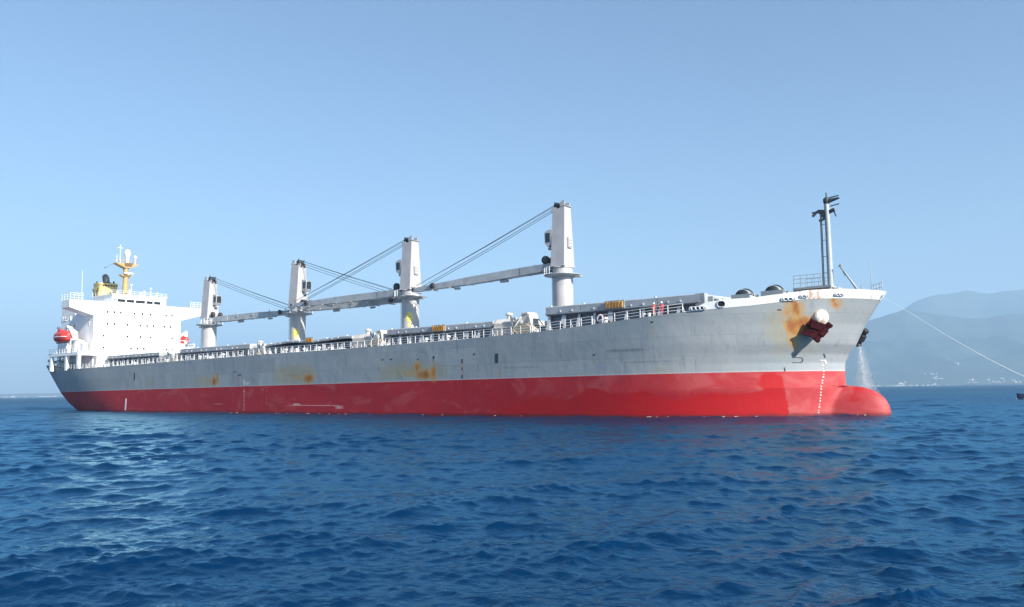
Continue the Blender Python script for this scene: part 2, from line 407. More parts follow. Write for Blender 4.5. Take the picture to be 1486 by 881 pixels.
red = t.mix(t.math('MULTIPLY', t.ramp(n_fine, .60, .78), .18), red, (.20, .012, .016))
zb = t.math('SUBTRACT', z_, t.math('MULTIPLY_ADD', x_, .0044, 4.63))       # height over the paint line
zb = t.math('ADD', zb, t.math('MULTIPLY', t.math('SUBTRACT', n_mid, .5), .05))
col = t.mix(t.ramp(zb, -.015, .015), red, grey)
ln = t.math('MULTIPLY', t.ramp(zb, .0, .03), t.ramp(zb, .17, .13)); col = t.mix(t.math('MULTIPLY', ln, .45), col, (.55, .42, .42))
sc = t.math('ADD', t.attr('scuff'), t.math('MULTIPLY', t.math('SUBTRACT', n_fine, .5), .5)); col = t.mix(t.math('MULTIPLY', t.ramp(sc, .2, .8), .65), col, (.08, .085, .09))
rs = t.math('ADD', t.attr('rust'), t.math('MULTIPLY', t.math('SUBTRACT', t.noise(t.scale(o, (2.6, 2.6, .20)), 1.2, 7, .66), .5), 1.1))
rc = t.mix(t.ramp(t.math('MULTIPLY_ADD', t.math('SUBTRACT', t.noise(t.scale(o, (1.6, 1.6, .35)), 1.3, 5, .6), .5), 1.2, t.attr('rust')), .35, 1.05), (.44, .24, .06), (.29, .09, .018))
col = t.mix(t.math('MULTIPLY', t.ramp(rs, .02, .75), t.math('MULTIPLY', t.ramp(t.attr('rust'), .02, .4), .92)), col, rc)
t.l.new(col, t.p.inputs['Base Color']); t.set(t.p.inputs['Roughness'], t.math('MULTIPLY_ADD', n_mid, .25, .50))
bm_ = t.node('ShaderNodeMath', operation='ADD'); t.l.new(t.math('MULTIPLY', t.noise(t.scale(o, (.42, .42, .36)), 1.0, 3), 1.0), bm_.inputs[0]); t.l.new(t.math('MULTIPLY', br.outputs['Fac'], -.05), bm_.inputs[1])
t.p.inputs['Specular IOR Level'].default_value = .25
t.bump(bm_.outputs[0], .6, .12)
M['hull'] = t.mat
HULL = ship(quad_mesh('hull', V, F, M['hull'], None, True, dict(rust=rust, stain=stain, scuff=scuff, pale=pale, fresh=fresh, faded=faded)))

# deck
xs = np.concatenate([np.linspace(-25.3, 150, 150), np.linspace(151, 175.9, 60)])
dv = [];
for x in xs:
    z = float(zk(x)) - .06; y = max(float(hb(x, z)) - .04, .02); dv += [(x, -y, z), (x, 0, z + .12), (x, y, z)]
ship(grid_mesh('deck', np.array(dv), len(xs), 3, M['deck'], None, False))

# bulwark round the forecastle: outer plate, cap and inner plate
t = NT('bulwark_paint'); o = t.obj(); n1 = t.noise(o, .7, 5)
c = t.mix(t.ramp(n1, .3, .7), (.72, .72, .69), (.80, .79, .76)); sx = t.node('ShaderNodeSeparateXYZ'); t.l.new(o, sx.inputs[0])
n3 = t.noise(t.scale(o, (1.3, 1.3, .5)), 1.5, 6, .65); fade = t.math('MULTIPLY', t.ramp(t.math('ABSOLUTE', t.math('SUBTRACT', sx.outputs[0], 171.1)), 1.6, .5), 1.0)
c = t.mix(t.math('MULTIPLY', t.ramp(t.math('MULTIPLY_ADD', fade, .16, n3), .60, .74), .75), c, (.42, .20, .07))
t.l.new(c, t.p.inputs['Base Color']); t.p.inputs['Roughness'].default_value = .5; t.bump(n1, .2, .04); M['bulw'] = t.mat
xb = np.concatenate([np.linspace(157.6, 170, 60), 170 + 7.2 * np.sin(np.linspace(0, np.pi / 2, 50))[1:]])
def bw_prof(x0, zt_f):
    out = []
    for xx in xb:
        pass
prof = []
for uq in np.linspace(0, 1, 130):
    s = 1 - (1 - uq) ** 1.7
    zf = float(zk(157.6 + (176.1 - 157.6) * s)); xl = 157.6 + (float(stem(zf)) - 157.6) * s; zf = float(zk(xl))
    zu = float(ztop(xl)); xu = 157.6 + (float(stem(zu)) - 157.6) * s
    yl = float(hb(xl, zf)) if uq < 1 else 0.0; yu = float(hb(xu, zu)) if uq < 1 else 0.0
    prof.append((xl, yl, zf - .02, xu, yu, zu))
bv = []
for sgn in (-1, 1):
    seq = prof if sgn < 0 else prof[::-1][1:]
    for (xl, yl, zf, xu, yu, zu) in seq:
        bv.append([(xl, sgn * (yl + .03 * (yl > 0)), zf), (.5 * (xl + xu), sgn * (.5 * (yl + yu) + .03 * (yl > 0)), .5 * (zf + zu)), (xu, sgn * (yu + .03 * (yu > 0)), zu),
                   (xu - .14, sgn * max(yu - .14, 0), zu + .004), (xl - .2, sgn * max(yl - .2, 0), zf)])
bv = np.array(bv); ship(grid_mesh('bulwark', bv.reshape(-1, 3), bv.shape[0], 5, M['bulw'], None, True))
b_o = bpy.data.objects['bulwark']; b_o.data.polygons.foreach_set('use_smooth', [True] * len(b_o.data.polygons))
md = b_o.modifiers.new('edges', 'EDGE_SPLIT'); md.split_angle = R(40)

# marks on the plating: thin plates that follow the shell
def decal(mb, x0, x1, z0, z1, offm=.02, n=1, mi=0):
    for q in range(n):
        za, zb_ = z0 + (z1 - z0) * q / n, z0 + (z1 - z0) * (q + 1) / n
        P = [hpt(x0, za, offm)[0], hpt(x1, za, offm)[0], hpt(x1, zb_, offm)[0], hpt(x0, zb_, offm)[0]]
        nn = hpt(.5 * (x0 + x1), .5 * (za + zb_))[1] * .018
        mb.hexa([P[0] - nn, P[1] - nn, P[1], P[0], P[3] - nn, P[2] - nn, P[2], P[3]], mi)
SEG = {'0': 'abcdef', '1': 'bc', '2': 'abged', '3': 'abgcd', '4': 'fgbc', '5': 'afgcd', '6': 'afgedc', '7': 'abc', '8': 'abcdefg', '9': 'abcdfg', 'E': 'afged', 'P': 'abefg', 'I': 'bc', 'M': 'efabc'}
def seg_glyph(ch, x, z, w, h, tk, rect):
    r = {'a': (x, x + w, z + h - tk, z + h), 'g': (x, x + w, z + h / 2 - tk / 2, z + h / 2 + tk / 2), 'd': (x, x + w, z, z + tk),
         'f': (x, x + tk, z + h / 2, z + h), 'e': (x, x + tk, z, z + h / 2), 'b': (x + w - tk, x + w, z + h / 2, z + h), 'c': (x + w - tk, x + w, z, z + h / 2)}
    for s_ in SEG[ch]: rect(*r[s_])
mb = MB()
for q, zz in enumerate(np.arange(.25, 6.4, .36)):
    xc = 169.42 + (170.25 - 169.42) * zz / 5.0 if zz < 5 else 170.25
    if q % 2 == 0: seg_glyph(str((q * 2 + 4) % 10), xc - .06, zz, .11, .19, .04, lambda a, b_, c_, d: decal(mb, a, b_, c_, d))
    else: decal(mb, xc - .08, xc + .02, zz, zz + .1)
decal(mb, 170.1, 170.55, 6.62, 6.74); decal(mb, 170.4, 170.55, 6.3, 6.62)
mk = mb.build('draft_marks', M['mark'], HULL)
tag(mk, 'column of small white draft figures on the red bow')
PMX = lambda z: 22.5 + .08 * (z - .35)
mb = MB(); [decal(mb, PMX(.35 + q_ * .25), PMX(.35 + q_ * .25) + .5, .35 + q_ * .25, .62 + q_ * .25) for q_ in range(10)]; tag(mb.build('position_mark', M['white'], HULL), 'white vertical bar on the red aft hull')
mb = MB()
for q, zz in enumerate(np.arange(.5, 4.6, .42)):
    if q % 2 == 0: seg_glyph(str((q * 2 + 6) % 10), 67.3, zz, .26, .2, .06, lambda a, b_, c_, d: decal(mb, a, b_, c_, d))
    else: decal(mb, 67.3, 67.55, zz, zz + .1)
decal(mb, 67.25, 67.4, 5.0, 6.2); decal(mb, 67.8, 68.9, 5.35, 5.45); decal(mb, 67.9, 68.0, 5.1, 5.75); decal(mb, 68.5, 68.6, 5.1, 5.75); decal(mb, 68.9, 69.2, 5.6, 5.7)
mb.build('draft_marks', M['mark'], HULL)
def ribbon(mb, pts, w):    # a painted line through (x,z) places of the shell
    for (xa_, za), (xb_, zb_) in zip(pts[:-1], pts[1:]):
        d = Vector((xb_ - xa_, zb_ - za)); L = d.length; d /= L; nrm = Vector((-d.y, d.x)) * w / 2; k_ = max(1, int(L / .4))
        for q in range(k_):
            p = Vector((xa_, za)) + d * L * q / k_; p2 = Vector((xa_, za)) + d * (L * (q + 1) / k_)
            A = [p - nrm, p2 - nrm, p2 + nrm, p + nrm]; o_ = [hpt(c_.x, c_.y, .02)[0] for c_ in A]; nn = hpt(p.x, p.y)[1] * .018
            mb.hexa([o_[0] - nn, o_[1] - nn, o_[1], o_[0], o_[3] - nn, o_[2] - nn, o_[2], o_[3]])
mb = MB(); ribbon(mb, [(167.83, 6.42), (168.55, 6.42), (168.72, 6.6), (168.78, 6.85), (168.68, 6.98), (168.3, 7.02), (168.12, 7.05), (168.36, 7.38), (168.46, 7.44)], .075)
tag(mb.build('bulb_symbol', M['dark'], HULL), 'small dark bulbous bow symbol below the anchor')
for (x0, z0, z1, w) in [(26.1, 6.9, 8.4, .5), (128.5, 7.45, 8.75, .55), (122.1, 7.6, 8.2, .2), (122.1, 5.4, 5.9, .2), (122.15, 6.6, 7.0, .14), (124.4, 8.7, 8.95, .3), (65.4, 7.0, 7.18, 1.1), (64.0, 7.65, 7.8, .7),
                        (105, 8.6, 8.75, .4), (106.9, 8.6, 8.75, .5), (145, 7.9, 8.05, .35), (153.5, 11.62, 11.8, .28), (167.7, 12.5, 12.62, .35), (116.3, 8.5, 8.85, .3), (113, 8.4, 8.6, .25), (170.5, 7.0, 7.45, .1), (167.05, 5.4, 5.85, .12)]:
    mb = MB(); decal(mb, x0, x0 + w, z0, z1, .025, max(1, int((z1 - z0) / .5))); mb.build('scupper', M['dark'], HULL)

# fairleads: oval rings set in the bulwark / plating with rollers and a black face painting the shaded opening
def chock(x, z, w, h, rollers=0, name='mooring_fairlead', dark=False):
    c0, n_ = hpt(x, z, .03); tx = (hpt(x + .3, z, .03)[0] - hpt(x - .3, z, .03)[0]).normalized(); tz = tx.cross(n_).normalized()
    if tz.z < 0: tz = -tz
    ring = []
    r = h / 2; half = w / 2 - r
    for q in range(20):
        a_ = 2 * math.pi * q / 20; px_ = r * math.cos(a_) + (half if math.cos(a_) > 0 else -half); ring.append(c0 + n_ * .06 + tx * px_ + tz * (r * math.sin(a_)))
    mb = MB(); mb.path(ring + [ring[0]], .06, 8, 0, False)
    mb.add([p - n_ * .05 for p in ring], [tuple(range(20))], 1)
    for q in range(rollers):
        px_ = (q + .5) / rollers * w - w / 2; mb.tube(c0 + tx * px_ - tz * h * .42 + n_ * .02, c0 + tx * px_ + tz * h * .42 + n_ * .02, .13, n=8, mi=0)
    b = mb.build(name, [M['stay'], M['black']], HULL); return b
chock(159.4, 13.06, 2.0, .42, 4); chock(162.1, 13.45, .95, .75); chock(168.85, 13.78, 1.6, .34, 3); chock(170.35, 14.08, 1.0, .3, 2); chock(173.45, 14.3, 1.25, .32, 3); chock(176.6, 14.4, .3, .42)
# anchor bolster
c0, n_ = hpt(171.25, 11.6, 0); mb = MB(); prof_ = [(1.05 * math.cos(a_), .8 * math.sin(a_)) for a_ in np.linspace(-.2, math.pi / 2, 9)]
vs = []; tx = Vector((0, 0, 1)).cross(n_).normalized(); tz = n_.cross(tx)
if tz.z < 0: tz = -tz
for r, h in prof_:
    for q in range(20):
        a_ = 2 * math.pi * q / 20; vs.append(c0 + tx * (max(r, .001) * math.cos(a_)) + tz * (max(r, .001) * math.sin(a_)) + n_ * h)
mb.add(vs, [(a_ * 20 + q, a_ * 20 + (q + 1) % 20, (a_ + 1) * 20 + (q + 1) % 20, (a_ + 1) * 20 + q) for a_ in range(8) for q in range(20)], 0, True)
mb.build('anchor_bolster', M['bulw'], HULL)
c1 = Vector((c0.x, -c0.y, c0.z)); vs2 = [(v.x, -v.y, v.z) for v in vs]; mb = MB(); mb.add(vs2, [(a_ * 20 + q, a_ * 20 + (q + 1) % 20, (a_ + 1) * 20 + (q + 1) % 20, (a_ + 1) * 20 + q) for a_ in range(8) for q in range(20)], 0, True)
mb.build('anchor_bolster', M['bulw'], HULL)
# ------------------------------------------------------------------ bridge house
XF = -3.6
mb = MB()
sil = [(-11.4, 10), (11.4, 10), (11.4, 23.2), (17.3, 24.9), (17.3, 26.75), (7.15, 26.75), (7.1, 28.8), (-7.1, 28.8), (-7.15, 26.75), (-17.3, 26.75), (-17.3, 24.9), (-11.4, 23.2)]
mb.prism(sil, -8.0, XF, 0, 'x')
mb.box(-21.5, -8.0, -11.38, 11.38, 9.8, 26.3); mb.box(-14, -8.0, -7.08, 7.08, 26.3, 28.77)
mb.box(XF - .02, XF + .22, -7.0, 7.0, 25.52, 25.66)                    # ledge under the bridge windows
mb.box(-14.1, XF + .28, -7.35, 7.35, 28.8, 28.95)                      # roof edge
mb.box(XF, XF + 1.9, -11.2, -8.2, 9.8, 13.4)                           # trunk at the foot of the front
mb.box(-30, -21.5, -8.5, 8.5, 9.8, 19.0); mb.box(-27, -21.5, -7, 7, 19.0, 26.0)
for s_ in (-1, 1):                                                      # wing-end bulwark stanchions
    for z_r in (27.3, 27.9, 28.4): mb.bar((-8.0, s_ * 17.2, z_r), (XF, s_ * 17.2, z_r), .06); mb.bar((XF - .1, s_ * 17.2, z_r), (XF - .1, s_ * 14.2, z_r), .06)
    for q in range(4): mb.bar((-8.0 + q * 1.45, s_ * 17.2, 26.7), (-8.0 + q * 1.45, s_ * 17.2, 28.4), .07)
    for q in range(4): mb.bar((XF - .1, s_ * (17.2 - q), 26.7), (XF - .1, s_ * (17.2 - q), 28.4), .07)
for z_r in (29.4, 29.9):                                               # monkey island rail
    for s_ in (-1, 1): mb.bar((-14, s_ * 7.2, z_r), (XF, s_ * 7.2, z_r), .05)
    mb.bar((XF, -7.2, z_r), (XF, 7.2, z_r), .05)
for q in range(11): mb.bar((XF, -7.2 + q * 1.44, 28.9), (XF, -7.2 + q * 1.44, 29.9), .06)
for q in range(7): mb.bar((-14 + q * 1.7, -7.2, 28.9), (-14 + q * 1.7, -7.2, 29.9), .06)
HOUSE = sbuild(mb, 'superstructure', M['house']); tag(HOUSE, 'white bridge house with overhanging wings and rows of small windows')
def window(y, z, w, h, name='window', axis='x', at=XF):
    m_ = MB()
    if axis == 'x':
        m_.box(at - .05, at + .035, y - w / 2, y + w / 2, z - h / 2, z + h / 2, 1)
        for a_ in (-1, 1):
            m_.box(at - .05, at + .06, y + a_ * (w / 2 + .03) - .03, y + a_ * (w / 2 + .03) + .03, z - h / 2 - .06, z + h / 2 + .06); m_.box(at - .05, at + .06, y - w / 2, y + w / 2, z + a_ * (h / 2 + .03) - .03, z + a_ * (h / 2 + .03) + .03)
    else:
        m_.box(y - w / 2, y + w / 2, at - .035, at + .05, z - h / 2, z + h / 2, 1)
        for a_ in (-1, 1): m_.box(y + a_ * (w / 2 + .03) - .03, y + a_ * (w / 2 + .03) + .03, at - .06, at + .05, z - h / 2 - .06, z + h / 2 + .06)
    return m_.build(name, [M['house'], M['glass']], HOUSE)
ports = [(-8.1, 24.3), (-6.45, 24.3), (-4.8, 24.3), (-1.3, 24.3), (.8, 24.3), (2.95, 24.3), (7.25, 24.35), (8.9, 24.35), (-8.0, 21.33), (-6.35, 21.33), (-2.95, 21.33), (.45, 21.33), (2.15, 21.33), (3.9, 21.33), (6.85, 21.35), (8.6, 21.35),
         (-8.9, 18.37), (-2.85, 18.37), (.5, 18.37), (3.1, 18.37), (9.1, 18.4), (-8.8, 15.4), (-1.87, 15.4), (-.2, 15.4), (1.5, 15.4), (7.55, 15.4), (9.2, 15.4)]
for y, z in ports: window(y, z, .46, .58)
for x, z in ((-13.9, 24.15), (-13.7, 21.3), (-6.1, 21.4)): window(x, z, .55, .7, axis='y', at=-11.4)
for y0, y1 in ((-5.75, -3.75), (-3.4, -1.45), (-1.05, 1.4), (1.77, 3.5), (3.82, 5.63)):
    o = window(.5 * (y0 + y1), 27.37, y1 - y0, .74, 'bridge_window')
window(-6.6, 27.45, .35, .5); window(6.5, 27.3, .3, .45)
mb = MB(); x = -21.3
for ch in 'EEPI':
    seg_glyph(ch, x, 22.75, .85, 1.05, .22, lambda a_, b_, c_, d_: mb.box(a_, b_, -11.5, -11.3, c_, d_)); x += 1.45
tag(mb.build('side_lettering', M['white'], HOUSE), 'white letters EEPI high on the shaded side wall')
# boat deck and its pillars, both sides
for s_ in (-1, 1):
    mb = MB()
    mb.box(-18, XF + 1.6, min(s_ * 11.4, s_ * 15.6), max(s_ * 11.4, s_ * 15.6), 13.35, 14.1)
    for x in (-17, -8.6, -2.4): mb.box(x - .45, x + .45, s_ * 15.2 - .35, s_ * 15.2 + .35, 9.8, 13.36)
    for z_r in (14.7, 15.2): mb.bar((-18, s_ * 15.5, z_r), (XF + 1.5, s_ * 15.5, z_r), .06)
    for q in range(12): mb.bar((-18 + q * 1.45, s_ * 15.5, 14.0), (-18 + q * 1.45, s_ * 15.5, 15.2), .07)
    mb.box(-7.2, -5.2, s_ * 12.6 - .7, s_ * 12.6 + .7, 14.1, 16.6); mb.box(-4.2, XF + .8, s_ * 13.6 - .5, s_ * 13.6 + .5, 14.1, 16.2); mb.bar((-8, s_ * 14.9, 17.0), (XF + .8, s_ * 14.9, 17.0), .28); mb.bar((XF, s_ * 14.9, 14.1), (XF, s_ * 14.9, 17.0), .2)
    mb.bar((-5.2, s_ * 14.9, 14.1), (-5.2, s_ * 14.9, 17.0), .2); mb.bar((XF + .7, s_ * 15.1, 14.1), (XF + .7, s_ * 15.1, 17.0), .24)
    sbuild(mb, 'boat_deck', M['house'])
def davit(s_, x0):
    for dx in (-2.6, 2.6):
        m_ = MB()
        m_.bar((x0 + dx, s_ * 12.6, 14.1), (x0 + dx, s_ * 13.4, 19.4), .5, .6); m_.bar((x0 + dx, s_ * 13.3, 19.2), (x0 + dx, s_ * 15.4, 20.6), .4, .5)
        m_.bar((x0 + dx, s_ * 13.0, 16.0), (x0 + dx, s_ * 14.3, 14.2), .3); m_.tube((x0 + dx - .3, s_ * 15.3, 20.5), (x0 + dx + .3, s_ * 15.3, 20.5), .3, n=8)
        m_.bar((x0 + dx, s_ * 15.3, 20.4), (x0 + dx, s_ * 15.3, 19.5), .08)
        if dx < 0: sbuild(m_, 'lifeboat_davit', M['white'])
    m_.box(x0 + 2.4, x0 + 4.3, min(s_ * 12, s_ * 14.2), max(s_ * 12, s_ * 14.2), 14.1, 17.2); m_.bar((x0 + 3.2, s_ * 15, 20.4), (x0 + 4.6, s_ * 14.2, 17.2), .7, .5)
    m_.bar((x0 + 2.9, s_ * 15, 14.2), (x0 + 3.9, s_ * 14.9, 17.6), .35)
    return sbuild(m_, 'lifeboat_davit', M['white'])
davit(-1, -11.2); davit(1, -10.2)
# funnel
mb = MB(); fo = []
for q in range(24):
    a_ = 2 * math.pi * q / 24; c_, s_ = math.cos(a_), math.sin(a_); fo.append((math.copysign(abs(c_) ** .45, c_) * 2.3, math.copysign(abs(s_) ** .45, s_) * 2.55))
vs = [(-22.3 + p[0], p[1], 25.9) for p in fo] + [(-22.3 + p[0], p[1], 33.2) for p in fo] + [(-22.3 + p[0] * 1.04, p[1] * 1.04, 33.2) for p in fo] + [(-22.3 + p[0] * 1.04, p[1] * 1.04, 33.7) for p in fo]
mb.add(vs, [(r_q * 24 + q, r_q * 24 + (q + 1) % 24, (r_q + 1) * 24 + (q + 1) % 24, (r_q + 1) * 24 + q) for r_q in range(3) for q in range(24)] + [tuple(range(72, 96))])
FUN = sbuild(mb, 'funnel', M['funnel']); tag(FUN, 'pale yellow funnel with dark exhaust on top')
mb = MB(); mb.path([(-22, 0, 33.6), (-22, 0, 34.4), (-22.5, .1, 35.3), (-23.2, .2, 35.9)], [.85, .85, .9, .75], 12); mb.build('exhaust_pipe', M['dark'], FUN)
for x, y in ((-24, -1.6), (-20.9, 1.5), (-20.6, -1.0), (-23.5, 1.7)): MB().tube((x, y, 33.6), (x, y, 34.4), .22, n=8).build('small_exhaust', M['dark'], FUN)
for q in range(6): MB().box(-20.03, -19.9, -1.9 + q * .72, -1.5 + q * .72, 32.85, 33.15).build('funnel_vent', M['black'], FUN)
mb = MB(); mb.bar((-24.0, -2.6, 27.8), (-20.9, -2.6, 32.2), .28, .1); mb.bar((-24.0, -2.61, 32.2), (-20.9, -2.61, 27.8), .28, .1); tag(mb.build('funnel_mark', M['dark'], FUN), 'dark X mark on the shaded funnel side')
# radar mast
mb = MB(); mx = -11.4
mb.lathe((mx, 0, 0), [(.85, 28.7), (.72, 31), (.66, 34.6), (.66, 36.3), (.8, 37.4), (.8, 37.9)], 14)
mb.prism([(mx - 1.5, 35.0), (mx + 1.5, 35.0), (mx + .7, 34.5), (mx - .7, 34.5)], -.9, .9); mb.prism([(-1.7, 35.02), (1.7, 35.02), (.7, 34.52), (-.7, 34.52)], mx - .8, mx + .8, 0, 'x')
mb.prism([(-2.9, 38.0), (2.9, 38.0), (2.9, 37.8), (.7, 36.9), (-.7, 36.9), (-2.9, 37.8)], mx - 1.0, mx + 1.0, 0, 'x'); mb.prism([(mx - 2.2, 38.03), (mx + 2.2, 38.03), (mx + .7, 37.0), (mx - .7, 37.0)], -.9, .9)
for z_r in (38.6, 39.0):
    for s_ in (-1, 1): mb.bar((mx + s_ * 1.0, -2.8, z_r), (mx + s_ * 1.0, 2.8, z_r), .05)
for q in range(5):
    for s_ in (-1, 1): mb.bar((mx + s_ * 1.0, -2.8 + q * 1.4, 38), (mx + s_ * 1.0, -2.8 + q * 1.4, 39.0), .05)
mb.bar((mx - 2, -1.2, 29), (mx - .6, -1.0, 34), .1); mb.tube((mx, .75, 30), (mx, .75, 34.5), .08)
RM = sbuild(mb, 'radar_mast', M['mastyel']); tag(RM, 'cream yellow radar mast on the bridge roof with a white dome')
mb = MB(); mb.lathe((mx, .3, 0), [(.4, 38.0), (.45, 39.7), (.6, 40.1), (.8, 40.6), (.84, 41.05), (.7, 41.5), (.4, 41.8), (.01, 41.9)], 16); mb.build('satellite_dome', M['white'], RM)
mb = MB(); mb.bar((mx - .3, -1.5, 38), (mx - .3, -1.5, 43.0), .12); mb.bar((mx - .3, -2.2, 42.2), (mx - .3, -.8, 42.2), .09); mb.build('mast_antenna', M['white'], RM)
mb = MB(); mb.bar((mx, -2.5, 38), (mx, -2.5, 40.3), .07); mb.build('mast_antenna', M['white'], RM)
mb = MB(); mb.lathe((mx + .2, 2.3, 0), [(.14, 38), (.14, 39.6), (.42, 39.7), (.46, 40.1), (.26, 40.4), (.01, 40.5)], 10); mb.build('mast_antenna', M['white'], RM)
mb = MB(); mb.bar((mx, -2.9, 38.1), (mx - .2, -5.4, 36.5), .06); mb.bar((mx - .2, -5.5, 36.4), (mx - .2, -5.2, 36.7), .16); mb.build('signal_yard', M['dark'], RM)
mb = MB(); mb.bar((mx + 1.0, -1.0, 35.5), (mx + 1.0, 1.5, 35.5), .24, .26); mb.lathe((mx + 1.0, .2, 0), [(.22, 34.98), (.22, 35.45)], 8); mb.build('radar_scanner', M['white'], RM)
for (x, y, h) in ((-5, 3.6, 2.2), (-5, 1.2, .9), (-4.6, -2.2, 1.2), (-6, -4.6, .8), (-4.5, 5.2, 1.0), (-7, -.6, 3.0), (-6, 2.4, 1.4)):
    mb = MB(); mb.lathe((x, y, 28.85), [(.11, 0), (.11, h), (.3, h + .05), (.3, h + .25), (.01, h + .4)], 8); mb.build('roof_aerial', M['white'], HOUSE)
MB().tube((-11.5, -11, 26.2), (-11.6, -11, 35.3), .06, .025, 6).build('whip_aerial', M['white'], HOUSE)
# poop: mooring gear, vents and the dark fairing plate round the stern
mb = MB()
for (x, y, r_, h) in ((-21, -11.5, .35, 2.6), (-19.5, -12.2, .3, 3.2), (-18.6, -9, .5, 2.2), (-22, -7, .4, 2.8), (-16.2, -13, .3, 1.4)):
    zd = float(zk(x)); mb = MB(); mb.lathe((x, y, zd), [(r_ * .6, -.1), (r_ * .6, h - .25), (r_ * 1.5, h - .25), (r_ * 1.5, h + .1), (.01, h + .45)], 10); sbuild(mb, 'deck_vent', M['stay'])
for (x, y) in ((-18, -12.3), (-13.8, -13.2), (-21.5, -9.5)):
    zd = float(zk(x)); mb = MB(); mb.lathe((x, y, zd + .8), [(.9, -.8), (.9, -.6), (.4, -.58), (.4, .58), (.9, .6), (.9, .8)], 14, 0, 'y')
    mb.box(x - 1.2, x + 1.2, y - .2, y + .9, zd - .1, zd + .5)
    sbuild(mb, 'mooring_winch', M['stay'])
mb = MB()
for q in range(26):
    x0 = -24.6 + q * .42; x1 = x0 + .42
    def pp(x, z): return Vector((x, -float(hb(x, float(zk(x)))) + .12, z))
    P = [pp(x0, zk(x0) + .9), pp(x1, zk(x1) + .9), pp(x1, zk(x1) + 1.55), pp(x0, zk(x0) + 1.55)]
    mb.hexa([P[0], P[1], P[1] + Vector((0, .08, 0)), P[0] + Vector((0, .08, 0)), P[3], P[2], P[2] + Vector((0, .08, 0)), P[3] + Vector((0, .08, 0))])
mb.bar((-24.7, -11.5, 12.5), (-24.7, 11.5, 12.5), .08, .7)
for q in range(12): mb.bar((-24.6, -12 + q * 2.1, 11.4), (-24.6, -12 + q * 2.1, 12.9), .09)
sbuild(mb, 'stern_screen', M['grey'])

# ------------------------------------------------------------------ railings along the deck edge
def railing(x0, x1, sgn, step=1.6):
    mb = MB(); n = max(2, int((x1 - x0) / step))
    P = [Vector((x, sgn * (float(hb(x, float(zk(x)))) - .22), float(zk(x)) - .08)) for x in np.linspace(x0, x1, n + 1)]
    for a_, b_ in zip(P[:-1], P[1:]):
        for h in (.42, .8, 1.16): mb.bar(a_ + Vector((0, 0, h)), b_ + Vector((0, 0, h)), .055)
    for q, a_ in enumerate(P):
        mb.bar(a_, a_ + Vector((0, 0, 1.18)), .085)
        if q % 2 == 0: mb.bar(a_ + Vector((.0, -sgn * .55, 0)), a_ + Vector((0, 0, .8)), .07)
    sbuild(mb, 'railing', M['white'])
for x0, x1 in ((-23.5, -14.2), (-14, -4.2), (-4, 24.5), (25.5, 61), (61.5, 90), (90.5, 124), (124.5, 144.8), (146.4, 157.5)): railing(x0, x1, -1)
for x0, x1 in ((-23.5, -4.2), (-4, 61), (61.5, 157.5)): railing(x0, x1, 1, 2.4)

